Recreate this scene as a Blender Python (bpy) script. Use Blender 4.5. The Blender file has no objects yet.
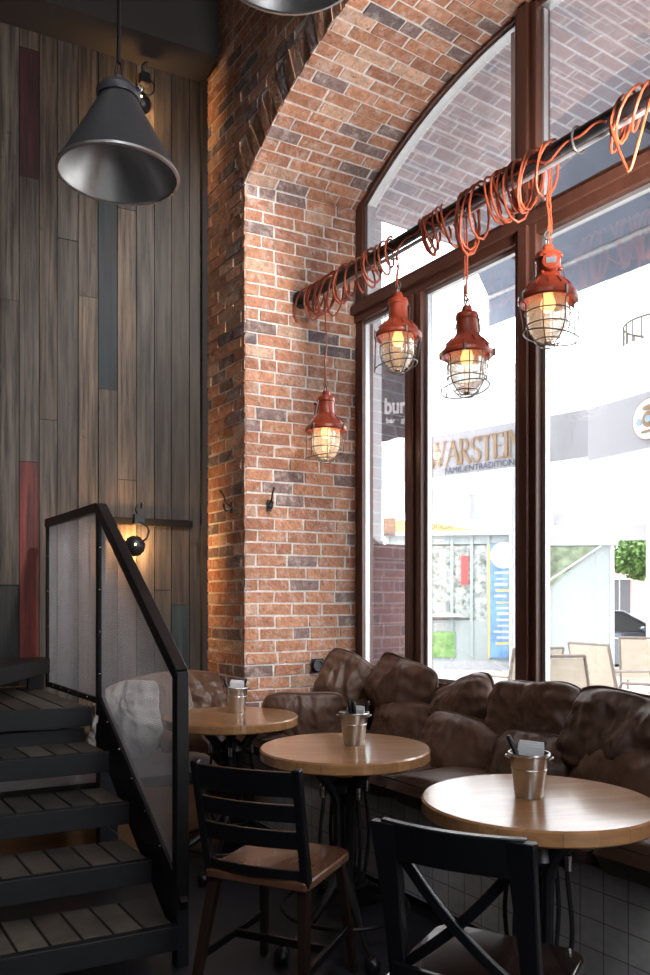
import bpy, math, random
from mathutils import Vector, Matrix, noise
PI = math.pi
sc = bpy.context.scene
COL = sc.collection
random.seed(7)
FPX, HOR, EYE = 800.0, 600.0, 1.35     # focal length in px, horizon row, camera height (m)

# ---------------------------------------------------------------- frames
UX = Vector((.5525, -.8335, 0)).normalized()       # along the window wall, to the right and nearer
UN = Vector((.8335, .5525, 0)).normalized()        # out through the window
RZW = math.atan2(UX.y, UX.x)
VX = Vector((.891, .453, 0)).normalized()          # along the plank wall, to the right and farther
VM = Vector((-.453, .891, 0)).normalized()         # into the plank wall
RZV = math.atan2(VX.y, VX.x)
def F1(s, n, z=0): return UX*s + UN*n + Vector((0, 0, z))
def F2(a, m, z=0): return VX*a + VM*m + Vector((0, 0, z))
def at(px, py, Y): return Vector(((px-325)/FPX*Y, Y, EYE+(HOR-py)/FPX*Y))
def on_n(px, n):                                   # s and depth where a pixel column meets a plane of the window frame
    k = (px-325)/FPX; Y = n/(k*UN.x+UN.y); P = Vector((k*Y, Y, 0)); return P.dot(UX), Y
def on_m(px, m):
    k = (px-325)/FPX; Y = m/(k*VM.x+VM.y); P = Vector((k*Y, Y, 0)); return P.dot(VX), Y
def zat(py, Y): return EYE+(HOR-py)/FPX*Y

# ---------------------------------------------------------------- mesh builder
class MB:
    def __init__(s): s.v = []; s.f = []; s.c = []; s.m = []; s.cur = (1, 1, 1); s.mi = 0
    def face(s, idx): s.f.append(tuple(idx)); s.c.append(s.cur); s.m.append(s.mi)
    def add(s, vs, fs):
        o = len(s.v); s.v += [Vector(p) for p in vs]
        for f in fs: s.face([i+o for i in f])
    def hexa(s, p): s.add(p, [(0,3,2,1),(4,5,6,7),(0,1,5,4),(1,2,6,5),(2,3,7,6),(3,0,4,7)])
    def box(s, a, b):
        x0,y0,z0 = a; x1,y1,z1 = b
        s.hexa([(x0,y0,z0),(x1,y0,z0),(x1,y1,z0),(x0,y1,z0),(x0,y0,z1),(x1,y0,z1),(x1,y1,z1),(x0,y1,z1)])
    def fbox(s, F, a0, a1, b0, b1, z0, z1):
        s.hexa([F(a0,b0,z0),F(a1,b0,z0),F(a1,b1,z0),F(a0,b1,z0),F(a0,b0,z1),F(a1,b0,z1),F(a1,b1,z1),F(a0,b1,z1)])
    def beam(s, p, q, w, h, up=(0,0,1)):
        p = Vector(p); q = Vector(q); d = (q-p).normalized(); up = Vector(up)
        if abs(d.dot(up)) > .98: up = Vector((0,1,0)) if abs(d.y) < .9 else Vector((1,0,0))
        x = d.cross(up).normalized(); y = x.cross(d).normalized()
        c = [(-w/2,-h/2),(w/2,-h/2),(w/2,h/2),(-w/2,h/2)]
        s.hexa([p+x*i+y*j for i, j in c]+[q+x*i+y*j for i, j in c])
    def taper(s, p, q, w0, h0, w1, h1, up=(0,1,0)):
        p = Vector(p); q = Vector(q); d = (q-p).normalized(); up = Vector(up)
        x = d.cross(up).normalized(); y = x.cross(d).normalized()
        s.hexa([p+x*i*w0/2+y*j*h0/2 for i, j in ((-1,-1),(1,-1),(1,1),(-1,1))]+[q+x*i*w1/2+y*j*h1/2 for i, j in ((-1,-1),(1,-1),(1,1),(-1,1))])
    def prism(s, poly, z0, z1):
        n = len(poly); s.add([(p[0],p[1],z0) for p in poly]+[(p[0],p[1],z1) for p in poly],
            [tuple(range(n-1,-1,-1)), tuple(range(n, 2*n))]+[(i,(i+1)%n,n+(i+1)%n,n+i) for i in range(n)])
    def slab(s, pts, off):                          # any planar polygon thickened by off
        n = len(pts); off = Vector(off); pts = [Vector(p) for p in pts]
        s.add(pts+[p+off for p in pts], [tuple(range(n-1,-1,-1)), tuple(range(n, 2*n))]+[(i,(i+1)%n,n+(i+1)%n,n+i) for i in range(n)])
    def tube(s, pts, r, seg=8, closed=False, caps=True):
        pts = [Vector(p) for p in pts]; n = len(pts); rr = r if isinstance(r, (list, tuple)) else [r]*n
        o = len(s.v); nrm = None
        for i in range(n):
            a = pts[(i-1) % n] if (closed or i) else pts[0]; b = pts[(i+1) % n] if (closed or i < n-1) else pts[-1]
            t = (b-a); t = t.normalized() if t.length > 1e-9 else Vector((0,0,1))
            if nrm is None: nrm = t.orthogonal().normalized()
            else:
                nrm = nrm-t*nrm.dot(t); nrm = nrm.normalized() if nrm.length > 1e-6 else t.orthogonal().normalized()
            bi = t.cross(nrm)
            for k in range(seg):
                w = 2*PI*k/seg; s.v.append(pts[i]+(nrm*math.cos(w)+bi*math.sin(w))*rr[i])
        for i in range(n if closed else n-1):
            j = (i+1) % n
            for k in range(seg): k2 = (k+1) % seg; s.face([o+i*seg+k, o+i*seg+k2, o+j*seg+k2, o+j*seg+k])
        if caps and not closed:
            s.face([o+k for k in range(seg-1,-1,-1)]); s.face([o+(n-1)*seg+k for k in range(seg)])
    def lathe(s, prof, seg=32, c=(0,0,0), close=False, M=None):
        o = len(s.v); c = Vector(c); n = len(prof)
        for r, z in prof:
            for k in range(seg):
                w = 2*PI*k/seg; p = Vector((r*math.cos(w), r*math.sin(w), z)); p = M @ p if M else p; s.v.append(p+c)
        for i in range(n if close else n-1):
            j = (i+1) % n
            for k in range(seg): k2 = (k+1) % seg; s.face([o+i*seg+k, o+i*seg+k2, o+j*seg+k2, o+j*seg+k])
        if not close:
            if prof[0][0] > 1e-5: s.face([o+k for k in range(seg-1,-1,-1)])
            if prof[-1][0] > 1e-5: s.face([o+(n-1)*seg+k for k in range(seg)])
    def ball(s, c, r, seg=16, sq=(1,1,1)):
        pr = [(max(1e-6, math.sin(PI*i/10))*r, -math.cos(PI*i/10)*r) for i in range(11)]
        s.lathe(pr, seg, c, M=Matrix.Diagonal(sq))
    def build(s, name, mat, parent=None, smooth=True, bevel=0, loc=None, kind=None, label=None, angle=40):
        me = bpy.data.meshes.new(name); me.from_pydata([tuple(p) for p in s.v], [], s.f)
        mats = mat if isinstance(mat, (list, tuple)) else [mat]
        for m in mats: me.materials.append(m)
        if len(mats) > 1: me.polygons.foreach_set('material_index', s.m)
        at_ = me.color_attributes.new('Col', 'FLOAT_COLOR', 'CORNER'); buf = []
        for p, c in zip(me.polygons, s.c):
            for _ in range(p.loop_total): buf += [c[0], c[1], c[2], 1]
        at_.data.foreach_set('color', buf)
        import bmesh
        bm = bmesh.new(); bm.from_mesh(me); bmesh.ops.recalc_face_normals(bm, faces=bm.faces); bm.to_mesh(me); bm.free()
        me.polygons.foreach_set('use_smooth', [smooth]*len(me.polygons))
        if smooth: me.set_sharp_from_angle(angle=math.radians(angle))
        o = bpy.data.objects.new(name, me); COL.objects.link(o)
        if parent: o.parent = parent
        if loc is not None: o.location = loc
        if bevel:
            b = o.modifiers.new('b', 'BEVEL'); b.width = bevel; b.segments = 2; b.limit_method = 'ANGLE'; b.angle_limit = math.radians(40)
        if kind: o['kind'] = kind
        if label: o['label'] = label
        return o
def bez(pts, n=8):                                   # Catmull-Rom through points
    P = [Vector(p) for p in pts]; P = [P[0]*2-P[1]]+P+[P[-1]*2-P[-2]]; out = []
    for i in range(1, len(P)-2):
        for k in range(n):
            t = k/n; a, b, c, d = P[i-1], P[i], P[i+1], P[i+2]
            out.append(.5*((2*b)+(c-a)*t+(2*a-5*b+4*c-d)*t*t+(3*b-a-3*c+d)*t**3))
    out.append(P[-2]); return out
def tag(o, label, cat, group=None):
    o['label'] = label; o['category'] = cat
    if group: o['group'] = group
    return o
def thing(name, label, cat, loc=(0,0,0), rz=0, group=None):
    o = bpy.data.objects.new(name, None); COL.objects.link(o); o.location = loc; o.rotation_euler = (0,0,rz); o.empty_display_size = .05
    return tag(o, label, cat, group)
def empty_struct(name):
    o = bpy.data.objects.new(name, None); COL.objects.link(o); o['kind'] = 'structure'; return o
def dup(root, loc, rz=None, label=None):
    r = root.copy(); COL.objects.link(r); r.location = loc
    if rz is not None: r.rotation_euler = (0,0,rz)
    if label: r['label'] = label
    for ch in list(root.children):
        c = ch.copy(); COL.objects.link(c); c.parent = r
        for g in list(ch.children):
            d = g.copy(); COL.objects.link(d); d.parent = c
    return r
def text(s, size, name, mat, parent, M, extrude=.001, bold=0, sx=1):
    cu = bpy.data.curves.new(name, 'FONT'); cu.body = s; cu.size = size; cu.extrude = extrude; cu.offset = bold; cu.align_x = 'CENTER'; cu.align_y = 'CENTER'
    t = bpy.data.objects.new('tmp', cu); COL.objects.link(t)
    bpy.context.view_layer.update()
    me = bpy.data.meshes.new_from_object(t.evaluated_get(bpy.context.evaluated_depsgraph_get()))
    bpy.data.objects.remove(t)
    me.transform(M @ Matrix.Diagonal((sx,1,1,1))); me.materials.clear(); me.materials.append(mat); me.name = name
    o = bpy.data.objects.new(name, me); COL.objects.link(o); o.parent = parent
    return o

# ---------------------------------------------------------------- materials
def nt(name):
    m = bpy.data.materials.new(name); m.use_nodes = True; t = m.node_tree; return m, t, t.nodes['Principled BSDF']
def N(t, typ, **kw):
    n = t.nodes.new(typ)
    for k, v in kw.items(): setattr(n, k, v)
    return n
def mat(name, col, rough=.5, metal=0, var=.12, scale=12, bump=.0, bscale=None, stretch=(1,1,1), attr=False, coat=0, spec=.5, emit=None, es=1, sheen=0):
    m, t, b = nt(name); L = t.links
    tc = N(t, 'ShaderNodeTexCoord'); mp = N(t, 'ShaderNodeMapping'); mp.inputs['Scale'].default_value = stretch
    L.new(tc.outputs['Object'], mp.inputs['Vector'])
    nz = N(t, 'ShaderNodeTexNoise'); nz.inputs['Scale'].default_value = scale; nz.inputs['Detail'].default_value = 6; nz.inputs['Roughness'].default_value = .6
    L.new(mp.outputs['Vector'], nz.inputs['Vector'])
    mr = N(t, 'ShaderNodeMapRange'); mr.inputs[1].default_value = .3; mr.inputs[2].default_value = .7; mr.inputs[3].default_value = 1-var; mr.inputs[4].default_value = 1+var
    L.new(nz.outputs['Fac'], mr.inputs[0])
    mx = N(t, 'ShaderNodeMix', data_type='RGBA', blend_type='MULTIPLY'); mx.inputs[0].default_value = 1
    if attr:
        a = N(t, 'ShaderNodeAttribute', attribute_name='Col'); L.new(a.outputs['Color'], mx.inputs[6])
    else: mx.inputs[6].default_value = (*col, 1)
    L.new(mr.outputs[0], mx.inputs[7]); L.new(mx.outputs[2], b.inputs['Base Color'])
    b.inputs['Roughness'].default_value = rough; b.inputs['Metallic'].default_value = metal; b.inputs['Specular IOR Level'].default_value = spec
    b.inputs['Coat Weight'].default_value = coat; b.inputs['Sheen Weight'].default_value = sheen
    if bump:
        n2 = nz
        if bscale:
            n2 = N(t, 'ShaderNodeTexNoise'); n2.inputs['Scale'].default_value = bscale; n2.inputs['Detail'].default_value = 5; L.new(mp.outputs['Vector'], n2.inputs['Vector'])
        bp = N(t, 'ShaderNodeBump'); bp.inputs['Strength'].default_value = 1; bp.inputs['Distance'].default_value = bump
        L.new(n2.outputs['Fac'], bp.inputs['Height']); L.new(bp.outputs['Normal'], b.inputs['Normal'])
    if emit: b.inputs['Emission Color'].default_value = (*emit, 1); b.inputs['Emission Strength'].default_value = es
    return m
def thin_glass(name, refl=.08, tint=(1,1,1), gain=1.0):
    m = bpy.data.materials.new(name); m.use_nodes = True; t = m.node_tree; t.nodes.clear(); L = t.links
    o = N(t, 'ShaderNodeOutputMaterial'); mx = N(t, 'ShaderNodeMixShader'); tr = N(t, 'ShaderNodeBsdfTransparent'); tr.inputs[0].default_value = (*tint, 1)
    gl = N(t, 'ShaderNodeBsdfGlossy'); gl.inputs['Roughness'].default_value = .02
    fr = N(t, 'ShaderNodeLayerWeight'); fr.inputs[0].default_value = .35
    mr = N(t, 'ShaderNodeMapRange'); mr.inputs[3].default_value = refl; mr.inputs[4].default_value = min(1, .32*gain)
    L.new(fr.outputs['Fresnel'], mr.inputs[0]); L.new(mr.outputs[0], mx.inputs[0]); L.new(tr.outputs[0], mx.inputs[1]); L.new(gl.outputs[0], mx.inputs[2]); L.new(mx.outputs[0], o.inputs[0])
    return m
def brick_shader(name, c1, c2, mortar, bw, rh, ms, swap='xz', bump=.004, off=.5, rough=.85):
    m, t, b = nt(name); L = t.links
    tc = N(t, 'ShaderNodeTexCoord'); sp = N(t, 'ShaderNodeSeparateXYZ'); cb = N(t, 'ShaderNodeCombineXYZ'); L.new(tc.outputs['Object'], sp.inputs[0])
    ax = {'x':0,'y':1,'z':2}; L.new(sp.outputs[ax[swap[0]]], cb.inputs[0]); L.new(sp.outputs[ax[swap[1]]], cb.inputs[1])
    br = N(t, 'ShaderNodeTexBrick'); br.offset = off; br.inputs['Scale'].default_value = 1; br.inputs['Brick Width'].default_value = bw; br.inputs['Row Height'].default_value = rh
    br.inputs['Mortar Size'].default_value = ms; br.inputs['Mortar Smooth'].default_value = .2
    br.inputs['Color1'].default_value = (*c1, 1); br.inputs['Color2'].default_value = (*c2, 1); br.inputs['Mortar'].default_value = (*mortar, 1)
    L.new(cb.outputs[0], br.inputs['Vector'])
    nz = N(t, 'ShaderNodeTexNoise'); nz.inputs['Scale'].default_value = 25; nz.inputs['Detail'].default_value = 5; L.new(tc.outputs['Object'], nz.inputs['Vector'])
    mr = N(t, 'ShaderNodeMapRange'); mr.inputs[3].default_value = .75; mr.inputs[4].default_value = 1.25; L.new(nz.outputs['Fac'], mr.inputs[0])
    mx = N(t, 'ShaderNodeMix', data_type='RGBA', blend_type='MULTIPLY'); mx.inputs[0].default_value = 1
    L.new(br.outputs['Color'], mx.inputs[6]); L.new(mr.outputs[0], mx.inputs[7]); L.new(mx.outputs[2], b.inputs['Base Color'])
    bp = N(t, 'ShaderNodeBump'); bp.inputs['Distance'].default_value = bump; bp.invert = True; L.new(br.outputs['Fac'], bp.inputs['Height']); L.new(bp.outputs['Normal'], b.inputs['Normal'])
    b.inputs['Roughness'].default_value = rough
    return m
M = {}
M['brick'] = mat('brick', (1,1,1), .82, var=.28, scale=28, bump=.009, bscale=55, attr=True)
M['mortar'] = mat('mortar', (.82,.77,.74), .95, var=.2, scale=40, bump=.004)
M['plank'] = mat('old_planks', (1,1,1), .62, var=.55, scale=26, bump=.002, stretch=(1,1,.07), attr=True)
M['dark_plaster'] = mat('dark_plaster', (.035,.03,.03), .9, var=.1, scale=3)
M['ceiling'] = mat('ceiling_paint', (.10,.092,.09), .9, var=.08, scale=3)
M['floor'] = mat('dark_floor', (.05,.048,.058), .42, var=.25, scale=5, bump=.001)
M['black_metal'] = mat('black_metal', (.012,.013,.016), .42, metal=.0, var=.2, scale=20, spec=.6)
M['matte_black'] = mat('matte_black_paint', (.008,.008,.009), .85, var=.1, spec=.2)
M['iron'] = mat('cast_iron', (.012,.012,.014), .35, var=.2, scale=20, spec=.7)
M['chrome'] = mat('bright_steel', (.6,.6,.62), .2, metal=1, var=.05)
M['black_wood'] = mat('black_painted_wood', (.007,.008,.010), .28, var=.25, scale=20, stretch=(1,1,.3), spec=.6)
M['brown_wood'] = mat('walnut_seat', (.17,.075,.04), .25, var=.35, scale=14, stretch=(1,.15,1), spec=.6, coat=.3)
M['dark_seat'] = mat('dark_lacquered_seat', (.035,.022,.02), .13, var=.3, scale=14, stretch=(1,.15,1), coat=.6)
M['leg_wood'] = mat('dark_leg_wood', (.030,.016,.011), .32, var=.3, scale=16, stretch=(1,1,.2))
M['tread'] = mat('worn_tread', (1,1,1), .6, var=.35, scale=30, stretch=(.2,.2,1), attr=True, bump=.001)
M['stair_frame'] = mat('stair_frame_paint', (.013,.014,.018), .5, var=.25, scale=12)
M['window_wood'] = mat('window_frame_wood', (.115,.045,.03), .38, var=.22, scale=20, stretch=(1,1,.08), coat=.1)
M['gasket'] = mat('white_glazing_bead', (.6,.62,.64), .3, metal=.6, var=.05)
M['glass'] = thin_glass('window_glass', .07)
M['lamp_glass'] = thin_glass('lamp_glass', .16, (.93,.95,.95), 1.2)
_t = M['lamp_glass'].node_tree; _o = [n for n in _t.nodes if n.type == 'OUTPUT_MATERIAL'][0]; _m = _o.inputs[0].links[0].from_node
_d = _t.nodes.new('ShaderNodeBsdfTranslucent'); _d.inputs[0].default_value = (.62,.63,.64,1); _x = _t.nodes.new('ShaderNodeMixShader'); _x.inputs[0].default_value = .2
_t.links.new(_m.outputs[0], _x.inputs[1]); _t.links.new(_d.outputs[0], _x.inputs[2]); _t.links.new(_x.outputs[0], _o.inputs[0])
M['red_paint'] = mat('orange_red_enamel', (.40,.060,.025), .33, var=.25, scale=25, spec=.6, coat=.2)
M['cable'] = mat('orange_cable', (.42,.085,.035), .35, var=.2, scale=30)
M['cable_dark'] = mat('dark_cable', (.03,.02,.02), .4)
M['wire'] = mat('galvanised_wire', (.22,.21,.20), .4, metal=.7, var=.1)
M['galv'] = mat('galvanised_bucket', (.55,.55,.55), .28, metal=1, var=.15, scale=30)
M['shade_out'] = mat('grey_enamel', (.14,.145,.16), .38, metal=.3, var=.08, spec=.6)
M['shade_in'] = mat('brushed_aluminium', (.62,.62,.62), .38, metal=.85, var=.08, scale=20)
M['grey_tile'] = brick_shader('grey_tiles', (.78,.75,.74), (.72,.69,.68), (.28,.25,.24), .093, .098, .0022, 'xz', .0015, 0, .35)
M['leather'] = mat('brown_waxed_canvas', (.150,.080,.053), .43, var=.25, scale=7, bump=.006, bscale=12, spec=.6)
M['leather2'] = mat('dark_brown_canvas', (.110,.060,.042), .45, var=.25, scale=7, bump=.006, bscale=12)
M['piping'] = mat('cushion_piping', (.15,.09,.065), .35)
M['grey_fabric'] = mat('light_grey_linen', (.62,.60,.60), .9, var=.12, scale=30, bump=.003, bscale=12)
M['taupe_fabric'] = mat('taupe_fabric', (.27,.21,.185), .9, var=.15, scale=90, bump=.001)
M['seat_grey'] = mat('grey_bench_fabric', (.36,.33,.33), .95, var=.15, scale=120, bump=.001)
M['bench_wood'] = mat('orange_brown_board', (.30,.14,.06), .5, var=.25, scale=12, stretch=(.15,1,1))
M['napkin'] = mat('white_paper', (.72,.72,.74), .8, var=.04)
M['black_plastic'] = mat('black_plastic', (.012,.012,.014), .3)
M['mesh'] = mat('mesh_wire', (.62,.62,.66), .35, metal=.7, var=.1)
M['white_paint'] = mat('white_paint', (.5,.5,.52), .6, var=.03)
M['bulb'] = mat('lit_bulb', (1,.8,.5), .4, emit=(1,.48,.16), es=4)
M['spot_bulb'] = mat('lit_spot_bulb', (1,.8,.5), .4, emit=(1,.6,.25), es=25)
M['pavement'] = mat('pale_pavement', (.42,.41,.40), .8, var=.12, scale=2)
M['parasol'] = mat('white_parasol_cloth', (.44,.44,.47), .9, var=.03, scale=1.5)
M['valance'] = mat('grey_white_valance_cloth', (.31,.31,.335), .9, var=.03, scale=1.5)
M['gold'] = mat('gold_print', (.24,.15,.08), .7)
M['navy'] = mat('navy_print', (.05,.06,.10), .7)
M['brownp'] = mat('brown_print', (.22,.13,.09), .7)
M['bluep'] = mat('pale_blue_print', (.25,.36,.5), .7)
M['awning'] = mat('blue_grey_awning', (.22,.25,.32), .9, var=.15, scale=2, stretch=(1,1,1))
M['steel_paint'] = mat('grey_steel_paint', (.4,.41,.43), .5)
M['mirror_brick'] = brick_shader('mirrored_brick', (.42,.38,.42), (.34,.31,.35), (.60,.60,.66), .21, .085, .009, 'yx', .004)  # blue-grey brick coloured to pass for a reflection in the upper panes
M['purple_brick'] = brick_shader('purple_brick', (.135,.072,.085), (.105,.06,.07), (.21,.15,.165), .27, .10, .007, 'yz', .003)
M['pale_panel'] = mat('pale_grey_panel', (.55,.56,.6), .5, var=.04)
M['flag'] = mat('dark_grey_flag', (.075,.08,.10), .8)
M['kiosk_white'] = mat('kiosk_white', (.33,.37,.37), .5, var=.05)
M['kiosk_glass'] = mat('kiosk_window_stock', (.33,.36,.34), .2, var=.75, scale=9, stretch=(1,1,1))
M['yellow'] = mat('yellow_sign', (.80,.50,.16), .6, var=.08)
M['blue'] = mat('blue_poster', (.16,.30,.52), .5, var=.35, scale=3)
M['red'] = mat('red_sticker', (.6,.08,.08), .5)
M['green'] = mat('green_print', (.16,.30,.10), .6, var=.4, scale=8)
M['leaf'] = mat('leaves', (.11,.20,.05), .6, var=.5, scale=3)
M['bark'] = mat('bark', (.22,.15,.10), .9, var=.3)
M['car_blue'] = mat('dark_blue_car_paint', (.045,.06,.09), .2, metal=.4, coat=.8, var=.03)
M['car_glass'] = mat('car_glass', (.03,.04,.05), .05, spec=.8)
M['tyre'] = mat('tyre', (.02,.02,.02), .8)
M['pink_wall'] = mat('pink_render', (.62,.36,.35), .9, var=.1, scale=1)
M['white_wall'] = mat('pale_render', (.66,.62,.60), .9, var=.06, scale=1)
M['dark_open'] = mat('dark_opening', (.08,.08,.09), .4)
M['stone'] = mat('weathered_stone', (.50,.44,.34), .9, var=.3, scale=4)
M['cream'] = mat('cream_sling_fabric', (.46,.40,.32), .8, var=.06)
M['chair_frame'] = mat('brown_chair_frame', (.20,.16,.13), .4)
M['foliage_glass'] = mat('foliage_behind_pane', (.20,.25,.16), .4, var=.6, scale=7)

def laminated(name, c1, c2):
    m, t, b = nt(name); L = t.links
    tc = N(t, 'ShaderNodeTexCoord'); br = N(t, 'ShaderNodeTexBrick'); br.offset = .37; br.inputs['Scale'].default_value = 1
    br.inputs['Brick Width'].default_value = .55; br.inputs['Row Height'].default_value = .042; br.inputs['Mortar Size'].default_value = .0006
    br.inputs['Color1'].default_value = (*c1, 1); br.inputs['Color2'].default_value = (*c2, 1); br.inputs['Mortar'].default_value = tuple(.55*x for x in c1)+(1,)
    L.new(tc.outputs['Object'], br.inputs['Vector'])
    mp = N(t, 'ShaderNodeMapping'); mp.inputs['Scale'].default_value = (.12,1,1); L.new(tc.outputs['Object'], mp.inputs[0])
    nz = N(t, 'ShaderNodeTexNoise'); nz.inputs['Scale'].default_value = 60; nz.inputs['Detail'].default_value = 6; L.new(mp.outputs[0], nz.inputs['Vector'])
    mr = N(t, 'ShaderNodeMapRange'); mr.inputs[1].default_value = .3; mr.inputs[2].default_value = .7; mr.inputs[3].default_value = .78; mr.inputs[4].default_value = 1.15; L.new(nz.outputs['Fac'], mr.inputs[0])
    mx = N(t, 'ShaderNodeMix', data_type='RGBA', blend_type='MULTIPLY'); mx.inputs[0].default_value = 1
    L.new(br.outputs['Color'], mx.inputs[6]); L.new(mr.outputs[0], mx.inputs[7]); L.new(mx.outputs[2], b.inputs['Base Color'])
    b.inputs['Roughness'].default_value = .3; b.inputs['Coat IOR'].default_value = 1.75; b.inputs['Coat Weight'].default_value = 1.0; b.inputs['Coat Roughness'].default_value = .12
    return m
M['oak'] = laminated('laminated_oak', (.66,.35,.155), (.54,.265,.105))

def tweak(m, scale, lo, hi, col, f0, f1, stretch=(1,1,1), pits=None):
    t = m.node_tree; L = t.links; b = t.nodes['Principled BSDF']; src = b.inputs['Base Color'].links[0].from_socket
    tc = N(t, 'ShaderNodeTexCoord'); mp = N(t, 'ShaderNodeMapping'); mp.inputs['Scale'].default_value = stretch; L.new(tc.outputs['Object'], mp.inputs[0])
    nz = N(t, 'ShaderNodeTexNoise'); nz.inputs['Scale'].default_value = scale; nz.inputs['Detail'].default_value = 7; nz.inputs['Roughness'].default_value = .65; L.new(mp.outputs[0], nz.inputs[0])
    mr = N(t, 'ShaderNodeMapRange'); mr.inputs[1].default_value = lo; mr.inputs[2].default_value = hi; mr.inputs[3].default_value = f0; mr.inputs[4].default_value = f1; L.new(nz.outputs['Fac'], mr.inputs[0])
    mx = N(t, 'ShaderNodeMix', data_type='RGBA'); L.new(mr.outputs[0], mx.inputs[0]); L.new(src, mx.inputs[6]); mx.inputs[7].default_value = (*col,1); L.new(mx.outputs[2], b.inputs['Base Color'])
tweak(M['brick'], 16, .50, .72, (.74,.62,.56), 0, .75)
tweak(M['brick'], 45, .60, .68, (.07,.035,.03), 0, .8)
tweak(M['plank'], 55, .46, .66, (.012,.009,.008), 0, .92, (1,1,.03))
tweak(M['plank'], 14, .62, .70, (.02,.014,.01), 0, .6, (1,1,.6))

# ---------------------------------------------------------------- arch geometry (window frame coordinates s, n, z)
SC_ = -2.742; ZS = 3.84
HALF_F, RISE_F, NF = 1.50, .45, 2.24      # room face of the arch
HALF_W, RISE_W, NW = 1.412, .42, 3.0      # where the window stands
NOUT = 3.55
def arch(half, rise, t):                  # t -1..1 -> (s, z)
    R = (half*half+rise*rise)/(2*rise); a = math.asin(half/R)*t
    return SC_+R*math.sin(a), ZS+rise-R+R*math.cos(a)
ARCN = 44
def bcol():
    r = random.random()
    if r < .5: c = (.56,.27,.16)
    elif r < .72: c = (.46,.21,.13)
    elif r < .86: c = (.27,.18,.165)
    elif r < .95: c = (.64,.40,.28)
    else: c = (.17,.13,.135)
    k = random.uniform(.85,1.15); return tuple(x*k for x in c)
def brick_box(mb, p00, p10, p11, p01, nrm, depth=.005):
    c = (p00+p10+p11+p01)/4; mb.cur = bcol(); d = random.uniform(.7,1.25)*depth
    J = lambda: Vector((random.uniform(-1,1), random.uniform(-1,1), random.uniform(-1,1)))*.0030
    b = [p00,p10,p11,p01]; tilt = random.uniform(-.002,.002)
    mb.hexa([p-nrm*.01 for p in b]+[p+nrm*(d+(tilt if i < 2 else -tilt))+(c-p)*.02+J() for i, p in enumerate(b)])

# -- the jamb and vault of the arch (depth direction = from room face to window)
COURSE, BL, MT = .0735, .208, .011
def jamb_curve(side):                      # list of arclength stations from floor to crown: (s_f, s_w, z_f, z_w)
    pts = []
    nz_ = int(ZS/COURSE)
    for i in range(nz_+1): z = i*ZS/nz_; pts.append((SC_+side*HALF_F, SC_+side*HALF_W, z, z))
    R = (HALF_F**2+RISE_F**2)/(2*RISE_F); L_ = R*math.asin(HALF_F/R); na = int(L_/COURSE)
    for i in range(1, na+1):
        t = side*(1-i/na); sf, zf = arch(HALF_F, RISE_F, t); sw, zw = arch(HALF_W, RISE_W, t); pts.append((sf, sw, zf, zw))
    return pts
def build_reveal(side):
    mb = MB(); mo = MB(); pts = jamb_curve(side); D = math.hypot(NW-NF, HALF_F-HALF_W)+.06
    for i in range(len(pts)-1):
        a, b = pts[i], pts[i+1]
        def P(q, t): t = t/D; return F1(q[0]+(q[1]-q[0])*t, NF+(NW+.06-NF)*t, q[2]+(q[3]-q[2])*t)
        nrm = (P(b,0)-P(a,0)).cross(P(a,D)-P(a,0)).normalized()
        mid = F1(SC_, (NF+NW)/2, 2.2)
        if nrm.dot(mid-P(a,D/2)) < 0: nrm = -nrm
        x = -random.uniform(0, .02)-(BL/2 if i % 2 else 0)
        x += 0 if i % 2 else -.0
        while x < D:
            L_ = BL*random.choice([1,1,1,1.08,.94,.55 if random.random() < .35 else 1])
            x0, x1 = max(x, -.004 if random.random() < .6 else .002), min(x+L_-MT, D)
            if x1-x0 > .03:
                def Q(q0, q1, f, xx): return P(q0, xx)*(1-f)+P(q1, xx)*f
                f0, f1 = .07, .93
                brick_box(mb, Q(a,b,f0,x0), Q(a,b,f0,x1), Q(a,b,f1,x1), Q(a,b,f1,x0), nrm)
            x += L_
        mo.add([P(a,-.003),P(a,D),P(b,D),P(b,-.003)], [(0,1,2,3)])
    return mb, mo
mbL, moL = build_reveal(-1); mbR, moR = build_reveal(1)
w1 = empty_struct('wall_window')
for mb in (mbL, mbR): mb.build('brickwork', M['brick'], w1, smooth=False, bevel=.0)
for mo in (moL, moR): mo.build('mortar', M['mortar'], w1, smooth=False)

# -- room face of the window wall (mortar sheet with the arch cut out, bricks proud of it)
SL, SR, ZC = -4.80, 2.6, 5.35
mo = MB()
fl = [arch(HALF_F, RISE_F, -1+2*i/ARCN) for i in range(ARCN+1)]
mo.add([F1(SL,NF,0),F1(fl[0][0],NF,0),F1(fl[0][0],NF,ZS),F1(SL,NF,ZS)], [(0,1,2,3)])
mo.add([F1(fl[-1][0],NF,0),F1(SR,NF,0),F1(SR,NF,ZS),F1(fl[-1][0],NF,ZS)], [(0,1,2,3)])
mo.add([F1(SL,NF,ZS),F1(fl[0][0],NF,ZS),F1(fl[0][0],NF,ZC),F1(SL,NF,ZC)], [(0,1,2,3)])
mo.add([F1(fl[-1][0],NF,ZS),F1(SR,NF,ZS),F1(SR,NF,ZC),F1(fl[-1][0],NF,ZC)], [(0,1,2,3)])
for i in range(ARCN):
    a, b = fl[i], fl[i+1]; mo.add([F1(a[0],NF,a[1]),F1(b[0],NF,b[1]),F1(b[0],NF,ZC),F1(a[0],NF,ZC)], [(0,1,2,3)])
mo.build('mortar', M['mortar'], w1, smooth=False)
mb = MB(); SO = .23                                       # soldier course ring, then plain courses
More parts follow.
